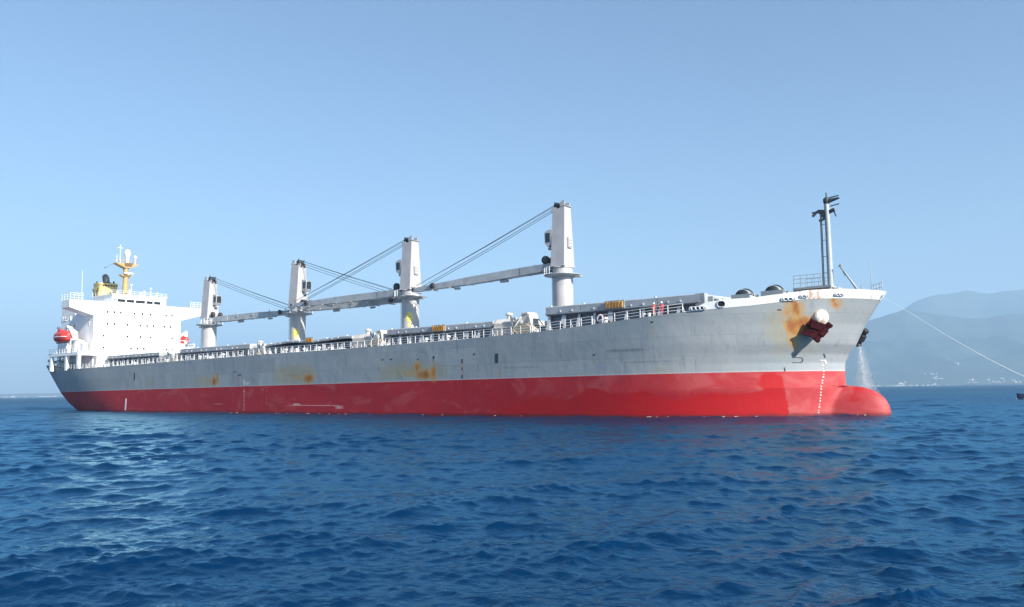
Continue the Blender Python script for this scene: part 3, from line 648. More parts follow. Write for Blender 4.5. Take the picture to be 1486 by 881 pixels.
# ------------------------------------------------------------------ hatches
HW = 9.2
HATCH = [(-.3, 24.3, 12.35, 13.25, 0), (33.0, 59.2, 12.5, 13.55, 0), (64.6, 90.0, 12.65, 13.2, 1), (99.0, 122.6, 13.1, 14.15, 0), (132.6, 157.0, 14.3, 15.55, 0)]
GL = {'seed': 3}
for hi, (x0, x1, zc_, zt_, opened) in enumerate(HATCH):
    zb_ = float(zk(.5 * (x0 + x1))) - .4
    tilt = lambda x: (x - .5 * (x0 + x1)) * .012
    mb = MB(); mb.box(x0 + .2, x1 - .2, -HW + .5, HW - .5, zb_, zc_ - .12)
    mb.box(x0, x1, -HW, HW, zc_ - .14, zc_); mb.box(x0 + .1, x1 - .1, -HW + .25, HW - .25, zb_ + .95, zb_ + 1.08)
    CO = sbuild(mb, 'hatch_coaming', M['coam'])
    n = int((x1 - x0) / 2.45); rq = random.Random(hi)
    for q in range(n + 1):
        x = x0 + .5 + (x1 - x0 - 1.0) * q / n; big = (q % 3 == 1); wt, wb = (.34, .62) if not big else (.62, 1.15)
        for s_ in (-1, 1):
            m_ = MB(); y0, y1 = s_ * (HW - .05), s_ * (HW + .62)
            zt2 = zc_ - .15
            P = [(x - wt / 2, y0, zt2), (x + wt / 2, y0, zt2), (x + wb / 2, y1, zb_ + .2), (x - wb / 2, y1, zb_ + .2)]
            Q = [(p[0], p[1] - s_ * .07, p[2]) for p in P]; m_.hexa([P[3], P[2], Q[2], Q[3], P[0], P[1], Q[1], Q[0]])
            m_.prism([(s_ * (HW - .5), zt2 - .02), (s_ * (HW - .2), zt2 - .02), (s_ * (HW + .56), zb_ + .2), (s_ * (HW - .5), zb_ + .2)], x - .035, x + .035, 0, 'x')
            if big and s_ < 0: m_.box(x - .14, x + .14, y1 - .08, y1 + .35, zb_ + .75, zb_ + 1.35, 1)
            m_.build('coaming_stay', [M['stay'], M['black']], CO)
    # covers: two side panels split into leaves, with lugs along the top edge
    leaves = 4; L = (x1 - x0) / leaves
    cv = MB(); hump = [0, 1.0, .15, .05, .95, 1.0] if opened else None
    def hz(x):
        if not opened: return 0.0
        return float(I(x, [64.6, 67.0, 72.4, 77.6, 79.6, 86.2, 88.0, 90.0], [0, .1, .42, .08, .1, .42, .46, .38]))
    nseg = 24 if opened else leaves
    edges = np.linspace(x0, x1, nseg + 1)
    for a_, b_ in zip(edges[:-1], edges[1:]):
        g = 0.0 if opened else .05; za, zb2 = hz(a_), hz(b_); th = zt_ - zc_ - .06
        lo = zc_ + .02
        # trapezoid section: the top is set in from the side
        vsq = []
        for xx, dz in ((a_ + g, za), (b_ - g, zb2)):
            for y, z in ((-HW - .22, lo), (-HW - .22, lo + th - .1), (-HW - .1, lo + th), (0, lo + th + .22), (HW + .1, lo + th), (HW + .22, lo + th - .1), (HW + .22, lo)): vsq.append((xx, y, z + dz))
        cv.add(vsq, [(k_, k_ + 1, k_ + 8, k_ + 7) for k_ in range(6)] + [(6, 0, 7, 13), tuple(range(7)), tuple(reversed(range(7, 14)))])
    CV = sbuild(cv, 'hatch_cover', M['cover'])
    for q in range(int((x1 - x0) / 1.9)):
        x = x0 + .9 + q * 1.9 + rq.uniform(-.2, .2); dz = hz(x); th = zt_ - zc_; lg = MB()
        lg.box(x - .1, x + .1, -HW - .34, -HW - .2, zc_ + th * .28 + dz, zc_ + th * .28 + .22 + dz)
        if q % 3 == 0:
            lg = MB(); lg.box(x - .12, x + .12, -HW - .06, -HW + .3, zt_ - .12 + dz, zt_ + .13 + dz)
        lg.build('cover_lug', M['stay'], CV)
    pass
    lg = MB()
    for a_, b_ in zip(edges[:-1], edges[1:]): lg.bar((a_, -HW - .25, zc_ + .16 + hz(a_)), (b_, -HW - .25, zc_ + .16 + hz(b_)), .09, .14)
    lg.build('cover_rail', M['grey'], CV)
    if hi >= 2:
        yx = {2: (77.3, 79.2), 3: (109.9, 112.7), 4: (143.0, 145.9)}[hi]; yz = {2: (12.95, 13.7), 3: (13.2, 14.05), 4: (14.55, 15.45)}[hi]
        m_ = MB(); w = (yx[1] - yx[0]) / 6
        m_.box(yx[0] - .1, yx[1] + .1, -HW - .42, -HW - .3, yz[0] - .1, yz[1] + .12, 1)
        for q in range(6): m_.box(yx[0] + w * (q + .22), yx[0] + w * (q + .74), -HW - .56, -HW - .42, yz[0], yz[1] - .06 * (q % 2))
        tag(m_.build('warning_board', [M['yellow'], M['grey']], CV), 'row of orange yellow bars on the cover side')
# small gear between coaming and rail
for (x0, x1, cnt, sd) in ((1, 24, 5, 1), (34, 59, 6, 2), (66, 89, 6, 3), (100, 122, 5, 4), (133, 153, 4, 5)):
    rq = random.Random(sd); mb = MB()
    for q in range(cnt):
        x = rq.uniform(x0, x1); y = -rq.uniform(12.2, 14.6); zd = float(zk(x)) - .15; k_ = rq.random()
        if k_ < .35: mb.tube((x, y, zd), (x, y, zd + .9), .16, n=8); mb.lathe((x, y, zd + .9), [(.34, -.12), (.36, .1), (.01, .25)], 10)
        elif k_ < .7: mb.box(x - .3, x + .3, y - .25, y + .25, zd, zd + .7 + .4 * rq.random())
        else:
            for e_ in (-.4, .4): mb.tube((x + e_, y, zd), (x + e_, y, zd + .75), .2, n=10); mb.lathe((x + e_, y, zd + .75), [(.27, 0), (.27, .1), (.01, .1)], 10)
            mb.box(x - .8, x + .8, y - .3, y + .3, zd, zd + .12)
    mb.path([(x0 - 2, -11.6, float(zk(x0)) + .35), (x1 + 2, -11.6, float(zk(x1)) + .35)], .11, 8)
    sbuild(mb, 'deck_fittings', M['stay'])

# ------------------------------------------------------------------ stores between the hatches
def mast_house(x0, x1, z1, ytop=9.5):
    mb = MB(); zd = float(zk(.5 * (x0 + x1))) - .3
    mb.prism([(-ytop, zd), (-ytop, z1 - .7), (-ytop + .8, z1), (ytop - .8, z1), (ytop, z1 - .7), (ytop, zd)], x0, x1, 0, 'x')
    mb.box(x0 - .12, x1 + .12, -ytop - .12, ytop + .12, z1 - 1.45, z1 - 1.3)
    for q in range(3): mb.box(x0 + .3 + q * (x1 - x0 - .6) / 3, x0 + .3 + (q + .55) * (x1 - x0 - .6) / 3, -ytop - .06, -ytop + .02, zd + .4, z1 - 1.7)
    mb.lathe((.5 * (x0 + x1) + .4, -ytop + 1.2, 0), [(.35, z1 - .2), (.35, z1 + .5), (.6, z1 + .55), (.6, z1 + .8), (.01, z1 + 1.0)], 12)
    o = sbuild(mb, 'deck_house', M['cream'], .03)
    dm = MB(); dm.box(x1 - .02, x1 + .05, -ytop + 1.2, -ytop + 2.0, zd + .3, zd + 2.1); dm.build('door', M['stay'], o)
    return o
mast_house(24.6, 28.2, 12.9, 9.6); mast_house(59.4, 62.2, 13.1, 9.6); mast_house(90.3, 95.2, 13.7, 9.6); mast_house(122.9, 126.3, 14.35, 9.6)
# spare sheave frames and crossed derrick steps beside them
for (xq, zq, nm) in ((62.9, 13.2, 0), (95.9, 13.7, 0), (127.0, 14.4, 0), (29.0, 12.9, 0)):
    mb = MB(); zd = float(zk(xq)) - .2
    mb.bar((xq, -9.7, zd), (xq - .6, -9.7, zq + .3), .28); mb.bar((xq + 1.1, -9.7, zd), (xq + .2, -9.7, zq), .28); mb.bar((xq - .5, -9.7, zq), (xq + 1.2, -9.6, zq - 1.1), .32); mb.lathe((xq + .9, -9.6, zq - .9), [(.1, -.2), (.65, -.2), (.65, .2), (.1, .2)], 14, 0, 'y')
    sbuild(mb, 'sheave_frame', M['grey'])

# ------------------------------------------------------------------ deck cranes (jib along local +x)
def mk_crane(xc, zbase, zp, zt_, rz, jlen, jdz, slew, emblem, jroot):
    """zp platform height, zt_ top of the tower; slew turns the whole upper works"""
    Tm = Matrix.Translation((xc, 0, 0)) @ Matrix.Rotation(rz + slew, 4, 'Z')
    def place(o, par=None):
        if par is None: ship(o); o.matrix_basis = Tm
        else: o.parent = par
        return o
    mb = MB(); h = zt_ - (zp + 1.35)
    b = (1.15, -1.15, 1.62); tp = (1.15, -1.1, .92)     # front x, rear x, half width
    z0, z1 = zp + 1.35, zt_
    V0 = [(-1.25, -1.62, z0), (1.25, -1.62, z0), (1.25, 1.62, z0), (-1.25, 1.62, z0)]; V1 = [(-1.12, -.95, z1), (1.12, -.95, z1 - .55), (1.12, .95, z1 - .55), (-1.12, .95, z1)]
    mb.hexa(V0 + V1)
    mb.box(-1.3, 1.3, -1.68, 1.68, z0 - .14, z0 + .06)
    mb.lathe((0, 0, 0), [(1.62, zp), (1.62, z0 - .1)], 28); mb.lathe((0, 0, 0), [(1.75, z0 - .3), (1.75, z0 - .13), (1.4, z0 - .12)], 28)
    mb.box(-1.5, -1.1, -.55, .55, z0 + h * .30, z0 + h * .47)                  # electrics box on the back
    for q in range(3): mb.box(-1.56, -1.5, -.5, .5, z0 + h * (.32 + q * .05), z0 + h * (.345 + q * .05))
    for s_ in (-1, 1): mb.box(-1.05, -.2, s_ * .78 - .06, s_ * .78 + .06, z1 - .15, z1 + .75); mb.box(.55, 1.45, s_ * .7 - .05, s_ * .7 + .05, z1 - .8, z1 - .05)
    mb.box(-1.35, -.5, -1.0, 1.0, z1 - .02, z1 + .08)
    TW = place(mb.build('deck_crane', M['crane'], None, .0)); tag(TW, None)
    md_ = TW.modifiers.new('bevel', 'BEVEL'); md_.width = .03; md_.segments = 1; md_.limit_method = 'ANGLE'
    m_ = MB(); m_.lathe((0, 0, 0), [(1.66, zbase), (1.66, zbase + 1.2), (1.6, zbase + 1.4), (1.6, zp - .02)], 40)
    lx_ = -1.2 if abs(rz) < 1 else 1.2; ly_ = -1.25 if abs(rz) < 1 else 1.25; m_.tube((lx_, ly_, zbase), (lx_, ly_, zp - .1), .05, n=6)
    place(m_.build('pedestal', M['crane']), TW)
    m_ = MB(); m_.lathe((0, 0, 0), [(1.7, zp - .38), (2.95, zp - .12), (2.98, zp), (1.6, zp + .02)], 40)
    m_.box(-3.3, -2.4, -.4, .4, zp - .55, zp - .3, 0)
    place(m_.build('platform', M['grey']), TW)  # grey instead of crane paint: underside shade is put into the colour
    m_ = MB()
    for q in range(-5, 6):
        a_ = q * math.pi / 12; c_, s_ = 2.9 * math.cos(a_), 2.9 * math.sin(a_); m_.bar((c_, s_, zp), (c_, s_, zp + 1.15), .07)
        if q < 5:
            a2 = (q + 1) * math.pi / 12; c2, s2 = 2.9 * math.cos(a2), 2.9 * math.sin(a2)
            for hh in (.4, .78, 1.13): m_.bar((c_, s_, zp + hh), (c2, s2, zp + hh), .055)
    place(m_.build('platform_rail', M['white']), TW)
    # cab hung on the front
    m_ = MB(); zc1, zc0 = z0 + h * .62, z0 + h * .34
    m_.prism([(1.1, zc0 + .25), (2.0, zc0), (2.45, zc0 + .5), (2.5, zc1 - .35), (1.9, zc1), (1.1, zc1)], -.15, 1.25)
    m_.box(1.2, 2.1, .2, .9, zc0 - .45, zc0 - .1)
    m_.prism([(2.42, zc0 + .6), (2.53, zc0 + .6), (2.56, zc1 - .45), (2.46, zc1 - .45)], .0, 1.1, 1); 
    for s_ in (-.16, 1.22): m_.prism([(1.5, zc0 + .7), (2.25, zc0 + .7), (2.3, zc1 - .5), (1.5, zc1 - .5)], s_ - .03, s_ + .07, 1)
    place(m_.build('cab', [M['grey'] if emblem else M['crane'], M['glass']]), TW)
    # sheaves at the head
    m_ = MB()
    for s_ in (-.55, -.2, .2, .55): m_.lathe((.55, s_, z1 + .25), [(.12, -.09), (.5, -.09), (.42, 0), (.5, .09), (.12, .09)], 16, 0, 'y')
    for s_ in (-.35, .35): m_.lathe((1.2, s_, z1 - .5), [(.1, -.08), (.36, -.08), (.3, 0), (.36, .08), (.1, .08)], 14, 0, 'y')
    m_.bar((.2, -.75, z1 + .2), (1.0, -.75, z1 + .95), .1); m_.bar((.2, .75, z1 + .2), (.9, .75, z1 + .8), .1); m_.lathe((-.6, .5, z1), [(.12, 0), (.12, .8), (.2, .82), (.01, 1.0)], 8)
    place(m_.build('head_sheaves', M['dark']), TW)
    # jib: twin-legged at the root, box girder towards the tip
    jr = Vector((1.5, 0, jroot)); jt = Vector((jlen, 0, jroot + jdz)); d = (jt - jr).normalized()
    m_ = MB()
    for s_ in (-1, 1): m_.bar(jr + Vector((-.4, s_ * .95, -.05)), jr + d * 6 + Vector((0, s_ * .45, 0)), .6, 1.05, w2=.8, h2=1.25)
    m_.bar(jr + d * 5.2, jr + d * 17, 1.6, 1.28, w2=1.45, h2=1.22); m_.bar(jr + d * 16.9, jt, 1.44, 1.2, w2=.9, h2=.7)
    for q in range(7): p_ = jr + d * (5 + q * 3.9); m_.bar(p_ + Vector((0, -.85, -.62)), p_ + Vector((0, .85, -.62)), .12, .14)
    for q in range(5):
        p_ = jr + d * (4 + q * 5.2); m_.bar(p_ + Vector((0, -.4, .55)), p_ + Vector((0, -.4, .95)), .12); m_.bar(p_ + Vector((.3, -.78, .2)), p_ + Vector((.3, -.95, .2)), .22)
    m_.bar(jr + d * 9 + Vector((0, 0, -1.0)), jr + d * 10.4 + Vector((0, 0, -.95)), .6, .4); m_.bar(jr + d * 19 + Vector((0, 0, -.95)), jr + d * 20 + Vector((0, 0, -.9)), .5, .35)
    m_.bar(jt + Vector((-.6, -.5, .2)), jt + Vector((.5, -.4, .6)), .16); m_.bar(jt + Vector((-.6, .5, .2)), jt + Vector((.5, .4, .6)), .16)
    JB = place(m_.build('jib', M['jib']), TW)
    pj = jr + d * (jlen - 6.2)
    for s_ in (-1, 1): place(MB().lathe(tuple(pj + Vector((0, s_ * .82, .12))), [(.05, -.1), (.52, -.1), (.52, .1), (.05, .1)], 18, 0, 'y').build('jib_sheave', M['dark']), TW)
    for s_ in (-1, 1): place(MB().lathe(tuple(jr + Vector((1.0, s_ * 1.0, 1.05))), [(.05, -.18), (.68, -.18), (.55, 0), (.68, .18), (.05, .18)], 18, 0, 'y').build('jib_sheave', M['dark']), TW)
    place(MB().lathe(tuple(jt + Vector((.1, 0, .1))), [(.08, -.3), (.45, -.3), (.45, .3), (.08, .3)], 14, 0, 'y').build('jib_sheave', M['dark']), TW)
    for s_, zz, xx, ex, ez in ((-.3, z1 + .75, .5, -.6, 1.0), (.3, z1 + .62, .6, -.6, .75), (-.2, z1 + .05, 1.2, -1.4, .45), (.2, z1 - .6, 1.5, -2.6, .35)):
        a_ = Vector((xx, s_, zz)); e_ = jt + Vector((ex, s_ * .8, ez))
        place(MB().path([a_, .5 * (a_ + e_) + Vector((0, 0, -.14)), e_], .042, 6).build('hoist_rope', M['rope']), TW)
    for xx, yy, zz in ((1.2, -1.2, zp + 1.2), (1.2, 1.2, zp + 1.2)): place(MB().lathe((xx, yy, zz), [(.1, -.3), (.32, 0), (.3, .15), (.01, .2)], 10).build('floodlight', M['dark']), TW)
    if emblem:
        m_ = MB(); Rr = 1.63; a0 = -math.pi / 4 - (rz + slew) - .14
        for q in range(7):
            zz = emblem + (q - 3) * .27; hwid = math.sqrt(max(.05, 1 - ((q - 3) / 3.6) ** 2)) * .40; sh = .07 * (q % 2)
            pts = [(Rr * math.cos(a0 + e_ + sh), Rr * math.sin(a0 + e_ + sh)) for e_ in np.linspace(-hwid, hwid, 9)]
            vs_ = [(p[0], p[1], zz - .085) for p in pts] + [(p[0], p[1], zz + .1) for p in pts]; m_.add(vs_, [(e_, e_ + 1, e_ + 10, e_ + 9) for e_ in range(8)])
        for zz, w_ in ((emblem - 1.25, .16), (emblem - 1.6, .2)):
            pts = [(Rr * math.cos(a0 + e_), Rr * math.sin(a0 + e_)) for e_ in np.linspace(-w_, w_, 5)]; m_.add([(p[0], p[1], zz - .1) for p in pts] + [(p[0], p[1], zz + .1) for p in pts], [(e_, e_ + 1, e_ + 6, e_ + 5) for e_ in range(4)])
        place(m_.build('pedestal_emblem', M['emblem']), TW)
    return TW
A = math.atan2
tag(mk_crane(129.15, 11.0, 21.5, 32.35, math.pi, 30.6, -1.5, R(4.6), 0, 22.95), 'white crane nearest the bow with its jib laid aft')
tag(mk_crane(95.1, 10.6, 20.75, 31.0, math.pi, 31.5, -.4, R(4.6), 16.9, 21.7), 'white crane amidships with round yellow emblem on its post')
tag(mk_crane(62.0, 10.5, 19.95, 30.3, 0, 31.0, -.2, R(4.9), 15.8, 20.9), 'white crane with yellow emblem, third from the bow')
tag(mk_crane(29.0, 10.2, 19.55, 29.95, 0, 29.6, .2, R(4.9), 0, 20.6), 'white crane nearest the bridge house')

# ------------------------------------------------------------------ forecastle
mb = MB()
mb.box(155.6, 158.4, -8.5, 8.5, 12.2, 15.15); mb.box(156.4, 157.7, -9.4, -8.5, 12.2, 15.55)
mb.prism([(158.4, 12.4), (158.4, 14.9), (159.6, 14.5), (160.4, 12.4)], -8.2, 8.2)
sbuild(mb, 'forecastle_store', M['grey'], .03)
def windlass(x, y, zc_):
    m_ = MB()
    m_.lathe((x, y, zc_), [(.3, -1.3), (1.05, -1.3), (1.05, -1.1), (.55, -1.08), (.55, .2), (1.05, .22), (1.05, .42), (.7, .45), (.7, 1.2), (.3, 1.2)], 20, 0, 'y'); m_.box(x - 1.4, x + 1.4, y - 1.5, y - 1.35, zc_ - 2.2, zc_ + .4); m_.box(x - 1.4, x + 1.4, y + .5, y + .65, zc_ - 2.2, zc_ + .4); m_.box(x - 1.9, x + 1.9, y - 1.6, y + 1.4, zc_ - 2.4, zc_ - 1.2)
    o = sbuild(m_, 'windlass', M['mastgrey']); g = MB()
    g.lathe((x, y, zc_), [(.25, -1.34), (1.0, -1.34), (1.0, -1.31)], 18, 0, 'y'); g.path([(x - 1.15 * math.cos(a_), y - .4, zc_ + 1.15 * math.sin(a_)) for a_ in np.linspace(.1, 3.0, 9)], .09, 6)
    g.build('brake_band', M['dark'], o)
windlass(161.9, -6.2, 14.75); windlass(165.8, -6.2, 14.9); windlass(163.5, 5.5, 14.8)
for (x, y) in ((160.2, -10.5), (167.4, -6.5), (168.2, -5), (163.8, -9.5)):
    m_ = MB(); zd = float(zk(x)) - .1; m_.tube((x, y, zd), (x, y, zd + 1.55), .14, n=8); m_.lathe((x, y, zd + 1.5), [(.3, -.1), (.32, .12), (.01, .3)], 10); sbuild(m_, 'deck_vent', M['stay'])
# foremast with its step platform, ladder and light brackets
mb = MB(); fx = 170.45
mb.lathe((fx, 0, 0), [(.42, 13.6), (.38, 16), (.34, 20), (.32, 24), (.32, 26.6), (.2, 27.1)], 16)
FM = sbuild(mb, 'foremast', M['mastgrey']); tag(FM, 'grey foremast with ladder and lamp brackets')
m_ = MB(); m_.box(166.4, 171.2, -2.2, 2.2, 15.75, 16.0)
for x, y in ((166.6, -2), (166.6, 2), (171, -2), (171, 2)): m_.bar((x, y, 13.5), (x, y, 15.8), .3)
m_.build('mast_platform', M['mastgrey'], FM)
m_ = MB()
for hh in (.55, 1.1, 1.55): m_.bar((166.5, -2.1, 16 + hh), (170.0, -2.1, 16 + hh), .05); m_.bar((166.5, -2.1, 16 + hh), (166.5, 2.1, 16 + hh), .05); m_.bar((166.5, 2.1, 16 + hh), (170.0, 2.1, 16 + hh), .05)
for q in range(5): m_.bar((166.5 + q * .87, -2.1, 16), (166.5 + q * .87, -2.1, 17.55), .06); m_.bar((166.5 + q * .87, 2.1, 16), (166.5 + q * .87, 2.1, 17.55), .06)
m_.build('mast_rail', M['mastgrey'], FM)
m_ = MB()
for s_ in (-.22, .22): m_.bar((fx - .75 , -.40 + s_, 16), (fx - .68, -.33 + s_, 25.3), .09)
for q in range(30): zq = 16.3 + q * .3; m_.bar((fx - .72, -.6, zq), (fx - .72, -.15, zq), .045)
for zq in (17.8, 19.9, 22, 24): m_.bar((fx - .8, -.42, zq), (fx - .3, -.2, zq), .07); 
m_.build('mast_ladder', M['dark'], FM)
m_ = MB()
m_.prism([(fx - .3, 24.6), (fx - .3, 25.9), (fx - 1.0, 26.0), (fx - 1.35, 25.7), (fx - .8, 25.4)], -.35, .1); m_.bar((fx - 1.2, -.15, 25.8), (fx - 1.75, -.3, 25.2), .3); m_.bar((fx - 1.3, -.1, 25.75), (fx - 1.9, .1, 25.75), .18); m_.bar((fx - .4, -.2, 24.7), (fx - .95, -.3, 24.55), .28)
m_.bar((fx + .3, 0, 25.6), (fx + .95, 0, 25.8), .35, .4); m_.bar((fx + .8, 0, 25.8), (fx + 1.1, 0, 24.9), .12); m_.bar((fx + .4, 0, 26.3), (fx + 1.5, .2, 26.5), .12)
m_.build('lamp_bracket', M['dark'], FM)
m_ = MB(); m_.lathe((fx, 0, 0), [(.3, 26.6), (.42, 26.9), (.42, 27.3), (.2, 27.5), (.08, 27.55), (.08, 28.1), (.01, 28.15)], 12); m_.prism([(fx + .1, 26.75), (fx + 1.5, 27.15), (fx + 1.6, 27.25), (fx + .1, 27.2)], -.3, .3); m_.bar((fx, 0, 27.35), (fx + 1.5, .1, 27.55), .18, .12)
m_.build('mast_lantern', M['dark'], FM)
mb = MB(); mb.tube((171.75, -.2, 18.5), (173.9, 0, 15.0), .1, .15, 8); mb.bar((171.6, -.2, 18.5), (171.95, -.2, 18.65), .3, .2); mb.tube((173.9, 0, 13.9), (173.9, 0, 15.2), .2, n=8); mb.tube((174.1, 0, 15.9), (174.5, .2, 14.6), .07, n=6); mb.tube((172, -.2, 18.1), (172.3, -.2, 17.2), .05, n=6)
tag(sbuild(mb, 'bow_derrick', M['mastgrey']), 'short dark derrick leaning aft at the bow')
mb = MB(); mb.tube((175.3, 0, 14.0), (175.35, 0, 19.0), .05, .03, 6); 
for x, y in ((175.2, 1.6), (175.7, .9), (176.2, .4), (176.55, .1), (174.6, 2.6)): mb.tube((x, y, 14.6), (x, y, 16.1), .05, n=6)
mb.bar((174.6, 2.6, 16.0), (176.5, .1, 16.0), .04); mb.bar((174.6, 2.6, 15.5), (176.5, .1, 15.5), .04)
sbuild(mb, 'bow_stanchions', M['mastgrey'])
# ------------------------------------------------------------------ anchors
def anchor_mesh(cA, cB, tA, tB, root, name_mat, sgn=1):
    cA, cB, tA, tB, root = map(Vector, (cA, cB, tA, tB, root)); axis = (cB - cA).normalized(); cc = .5 * (cA + cB)
    back = ((tA - cA) + (tB - cB)).normalized(); nrm = axis.cross(back).normalized()
    cr = MB(); cr.bar(cA, cB, .45, .5, up=nrm)
    for e, s_ in ((cA, -1), (cB, 1)): cr.bar(e - axis * s_ * .2, e + axis * s_ * .22, .66, .62, up=nrm)
    cr.bar(cc - axis * .5, cc + axis * .5, .66, .7, up=nrm)
    fl = []
    for c_, tp, s_ in ((cA, tA, -1), (cB, tB, 1)):
        m_ = MB(); q0 = c_ - axis * s_ * .05; q1 = c_ - axis * s_ * .98; L = tp - c_
        P = [q0, q1, q1 + L * .78 - axis * s_ * .02, tp, q0 + L * .6 + axis * s_ * .02]
        th = nrm * .17; A_ = [p + th * (1 if k_ != 3 else .2) for k_, p in enumerate(P)]; B_ = [p - th * (1 if k_ != 3 else .2) for k_, p in enumerate(P)]
        n = 5; m_.add(A_ + B_, [tuple(range(n)), tuple(reversed(range(n, 2 * n)))] + [(k_, (k_ + 1) % n, (k_ + 1) % n + n, k_ + n) for k_ in range(n)])
        m_.bar(q0 + nrm * .1 - axis * s_ * .4, tp + nrm * .05, .16, .22, up=nrm); fl.append(m_)
    sh = MB(); sh.bar(cc, root, .8, .7, up=nrm, w2=.9, h2=.8)
    return cr, fl, sh
def make_anchor(pts, mat, label, mirror=False):
    if mirror: pts = [(p[0], -p[1], p[2]) for p in pts]
    base = Vector(pts[0]) * .5 + Vector(pts[1]) * .5
    root = empty('anchor', base); tag(root, label, 'anchor')
    loc = [(Vector(p) - base) * .84 for p in pts]
    cr, fl, sh = anchor_mesh(*loc, mat)
    cr.build('crown', mat, root, .05)
    for m_ in fl: m_.build('fluke', mat, root, .03)
    sh.build('shank', mat, root, .04)
    return root
APTS = [(172.43, -7.04, 10.83), (170.94, -8.03, 8.84), (170.63, -8.85, 11.66), (169.14, -9.4, 9.77), (169.35, -7.7, 11.6)]
make_anchor(APTS, M['anchor'], 'dark red rusty anchor stowed under the white knob on the near bow')
make_anchor(APTS, M['anchordark'], 'dark anchor jutting from the far side of the bow above the spray', True)

# ------------------------------------------------------------------ lifeboats
def make_lifeboat(loc, label):
    root = empty('lifeboat', loc); tag(root, label, 'lifeboat', 'enclosed lifeboats in davits')
    xs_ = np.linspace(-3.7, 3.7, 25); nphi = 18; vs = []
    for x in xs_:
        e = math.sqrt(max(0, 1 - abs(x / 3.72) ** 2.6)); w = 1.45 * e; 
        for q in range(nphi):
            a_ = 2 * math.pi * q / nphi; c_, s_ = math.cos(a_), math.sin(a_)
            zz = (1.35 * s_ if s_ < 0 else 1.55 * s_) * (.35 + .65 * e) + (.12 * (x / 3.7) ** 2); vs.append((x, math.copysign(abs(c_) ** .8, c_) * w, zz))
    mb = MB(); n = len(xs_)
    mb.add(vs, [(i_ * nphi + q, i_ * nphi + (q + 1) % nphi, (i_ + 1) * nphi + (q + 1) % nphi, (i_ + 1) * nphi + q) for i_ in range(n - 1) for q in range(nphi)] + [tuple(range(nphi)), tuple(range((n - 1) * nphi, n * nphi))], 0, True)
    mb.build('hull', M['orange'], root)
    m_ = MB(); m_.prism([(-1.9, 1.3), (-1.6, 2.0), (-.3, 2.0), (0, 1.3)], -.6, .6); m_.build('conning_dome', M['orange'], root)
    m_ = MB(); m_.path([(x, -1.47 * math.sqrt(max(0, 1 - abs(x / 3.72) ** 2.6)) - .03, .05) for x in np.linspace(-3.5, 3.5, 15)], .09, 6); m_.path([(x, 1.47 * math.sqrt(max(0, 1 - abs(x / 3.72) ** 2.6)) + .03, .05) for x in np.linspace(-3.5, 3.5, 15)], .09, 6); m_.build('fender', M['white'], root)
    m_ = MB()
    for x in (-1.2, .4, 1.8):
        for s_ in (-1, 1): m_.lathe((x, s_ * 1.42, .62), [(.01, -.06), (.2, -.06), (.2, .06), (.01, .06)], 12, 0, 'y')
    m_.build('window', M['glass'], root)
    m_ = MB(); m_.bar((-3.0, 0, -1.3), (3.0, 0, -1.3), .5, .25); m_.build('keel', M['dark'], root)
    return root
lb = make_lifeboat((-11.2, -15.3, 18.0), 'red orange enclosed lifeboat hanging by the shaded side of the white house')
l2 = make_lifeboat((-9.3, 14.6, 18.0), 'red lifeboat half hidden on the far side of the house by the aft crane')

# ------------------------------------------------------------------ covered cargo grabs between the hatches
def make_grab(loc, label, sc=1.0):
    root = empty('cargo_grab', loc); tag(root, label, 'cargo grab', 'covered cargo grabs between the hatches')
    for s_ in (-1, 1):
        m_ = MB(); pr = [(0, 0)] + [(s_ * 1.9 * math.sin(a_), 1.85 * math.cos(a_)) for a_ in np.linspace(0, math.pi / 2, 9)] + [(s_ * 1.75, 0)]
        m_.prism([(p[0] * sc + s_ * .03, p[1] * sc) for p in pr], -1.7 * sc, 1.7 * sc)
        for y in (-1.72 * sc, 1.72 * sc): m_.bar((s_ * .2 * sc, y, .1), (s_ * 1.5 * sc, y, 1.1 * sc), .2)
        m_.build('bucket_shell', M['khaki'], root)
    m_ = MB(); m_.prism([(-.9 * sc, 1.75 * sc), (-.75 * sc, 3.1 * sc), (.75 * sc, 3.1 * sc), (.9 * sc, 1.75 * sc)], -.9 * sc, .9 * sc); m_.box(-.5 * sc, .5 * sc, -1.0 * sc, 1.0 * sc, 3.1 * sc, 3.35 * sc); m_.build('head', M['cream'], root, .04)
    for s_ in (-1, 1):
        for y in (-1, 1): MB().bar((s_ * .6 * sc, y * .85 * sc, 2.9 * sc), (s_ * 1.75 * sc, y * 1.55 * sc, .9 * sc), .16).build('arm', M['cream'], root)
    return root
for x, y, z, sc, lab in ((129.0, -8.6, 11.25, 1.12, 'khaki covered grab with cream head beside the crane nearest the bow'), (97.1, -8.6, 10.75, 1.0, 'khaki covered grab with cream head by the amidships emblem crane'),
                         (63.5, -8.6, 10.6, .8, 'small khaki covered grab at the end of the raised hatch covers'), (31.1, -8.6, 10.3, .72, 'small khaki covered grab below the crane nearest the bridge house')):
    make_grab((x, y, z), lab, sc)

# ------------------------------------------------------------------ life ring on the rail
root = empty('life_ring', (146.0, -15.62, 12.65)); tag(root, 'white life ring hung on the rail below the orange bars', 'life ring')
mb = MB(); mb.path([(.42 * math.cos(a_), 0, .42 * math.sin(a_)) for a_ in np.linspace(0, 2 * math.pi, 25)], .12, 8, 0, False); mb.build('ring', M['white'], root)
mb = MB()
for a_ in (0, 1, 2, 3): t_ = a_ * math.pi / 2 + .4; mb.bar((.30 * math.cos(t_), 0, .30 * math.sin(t_)), (.55 * math.cos(t_), 0, .55 * math.sin(t_)), .12, .27)
mb.build('reflective_band', M['orange'], root)

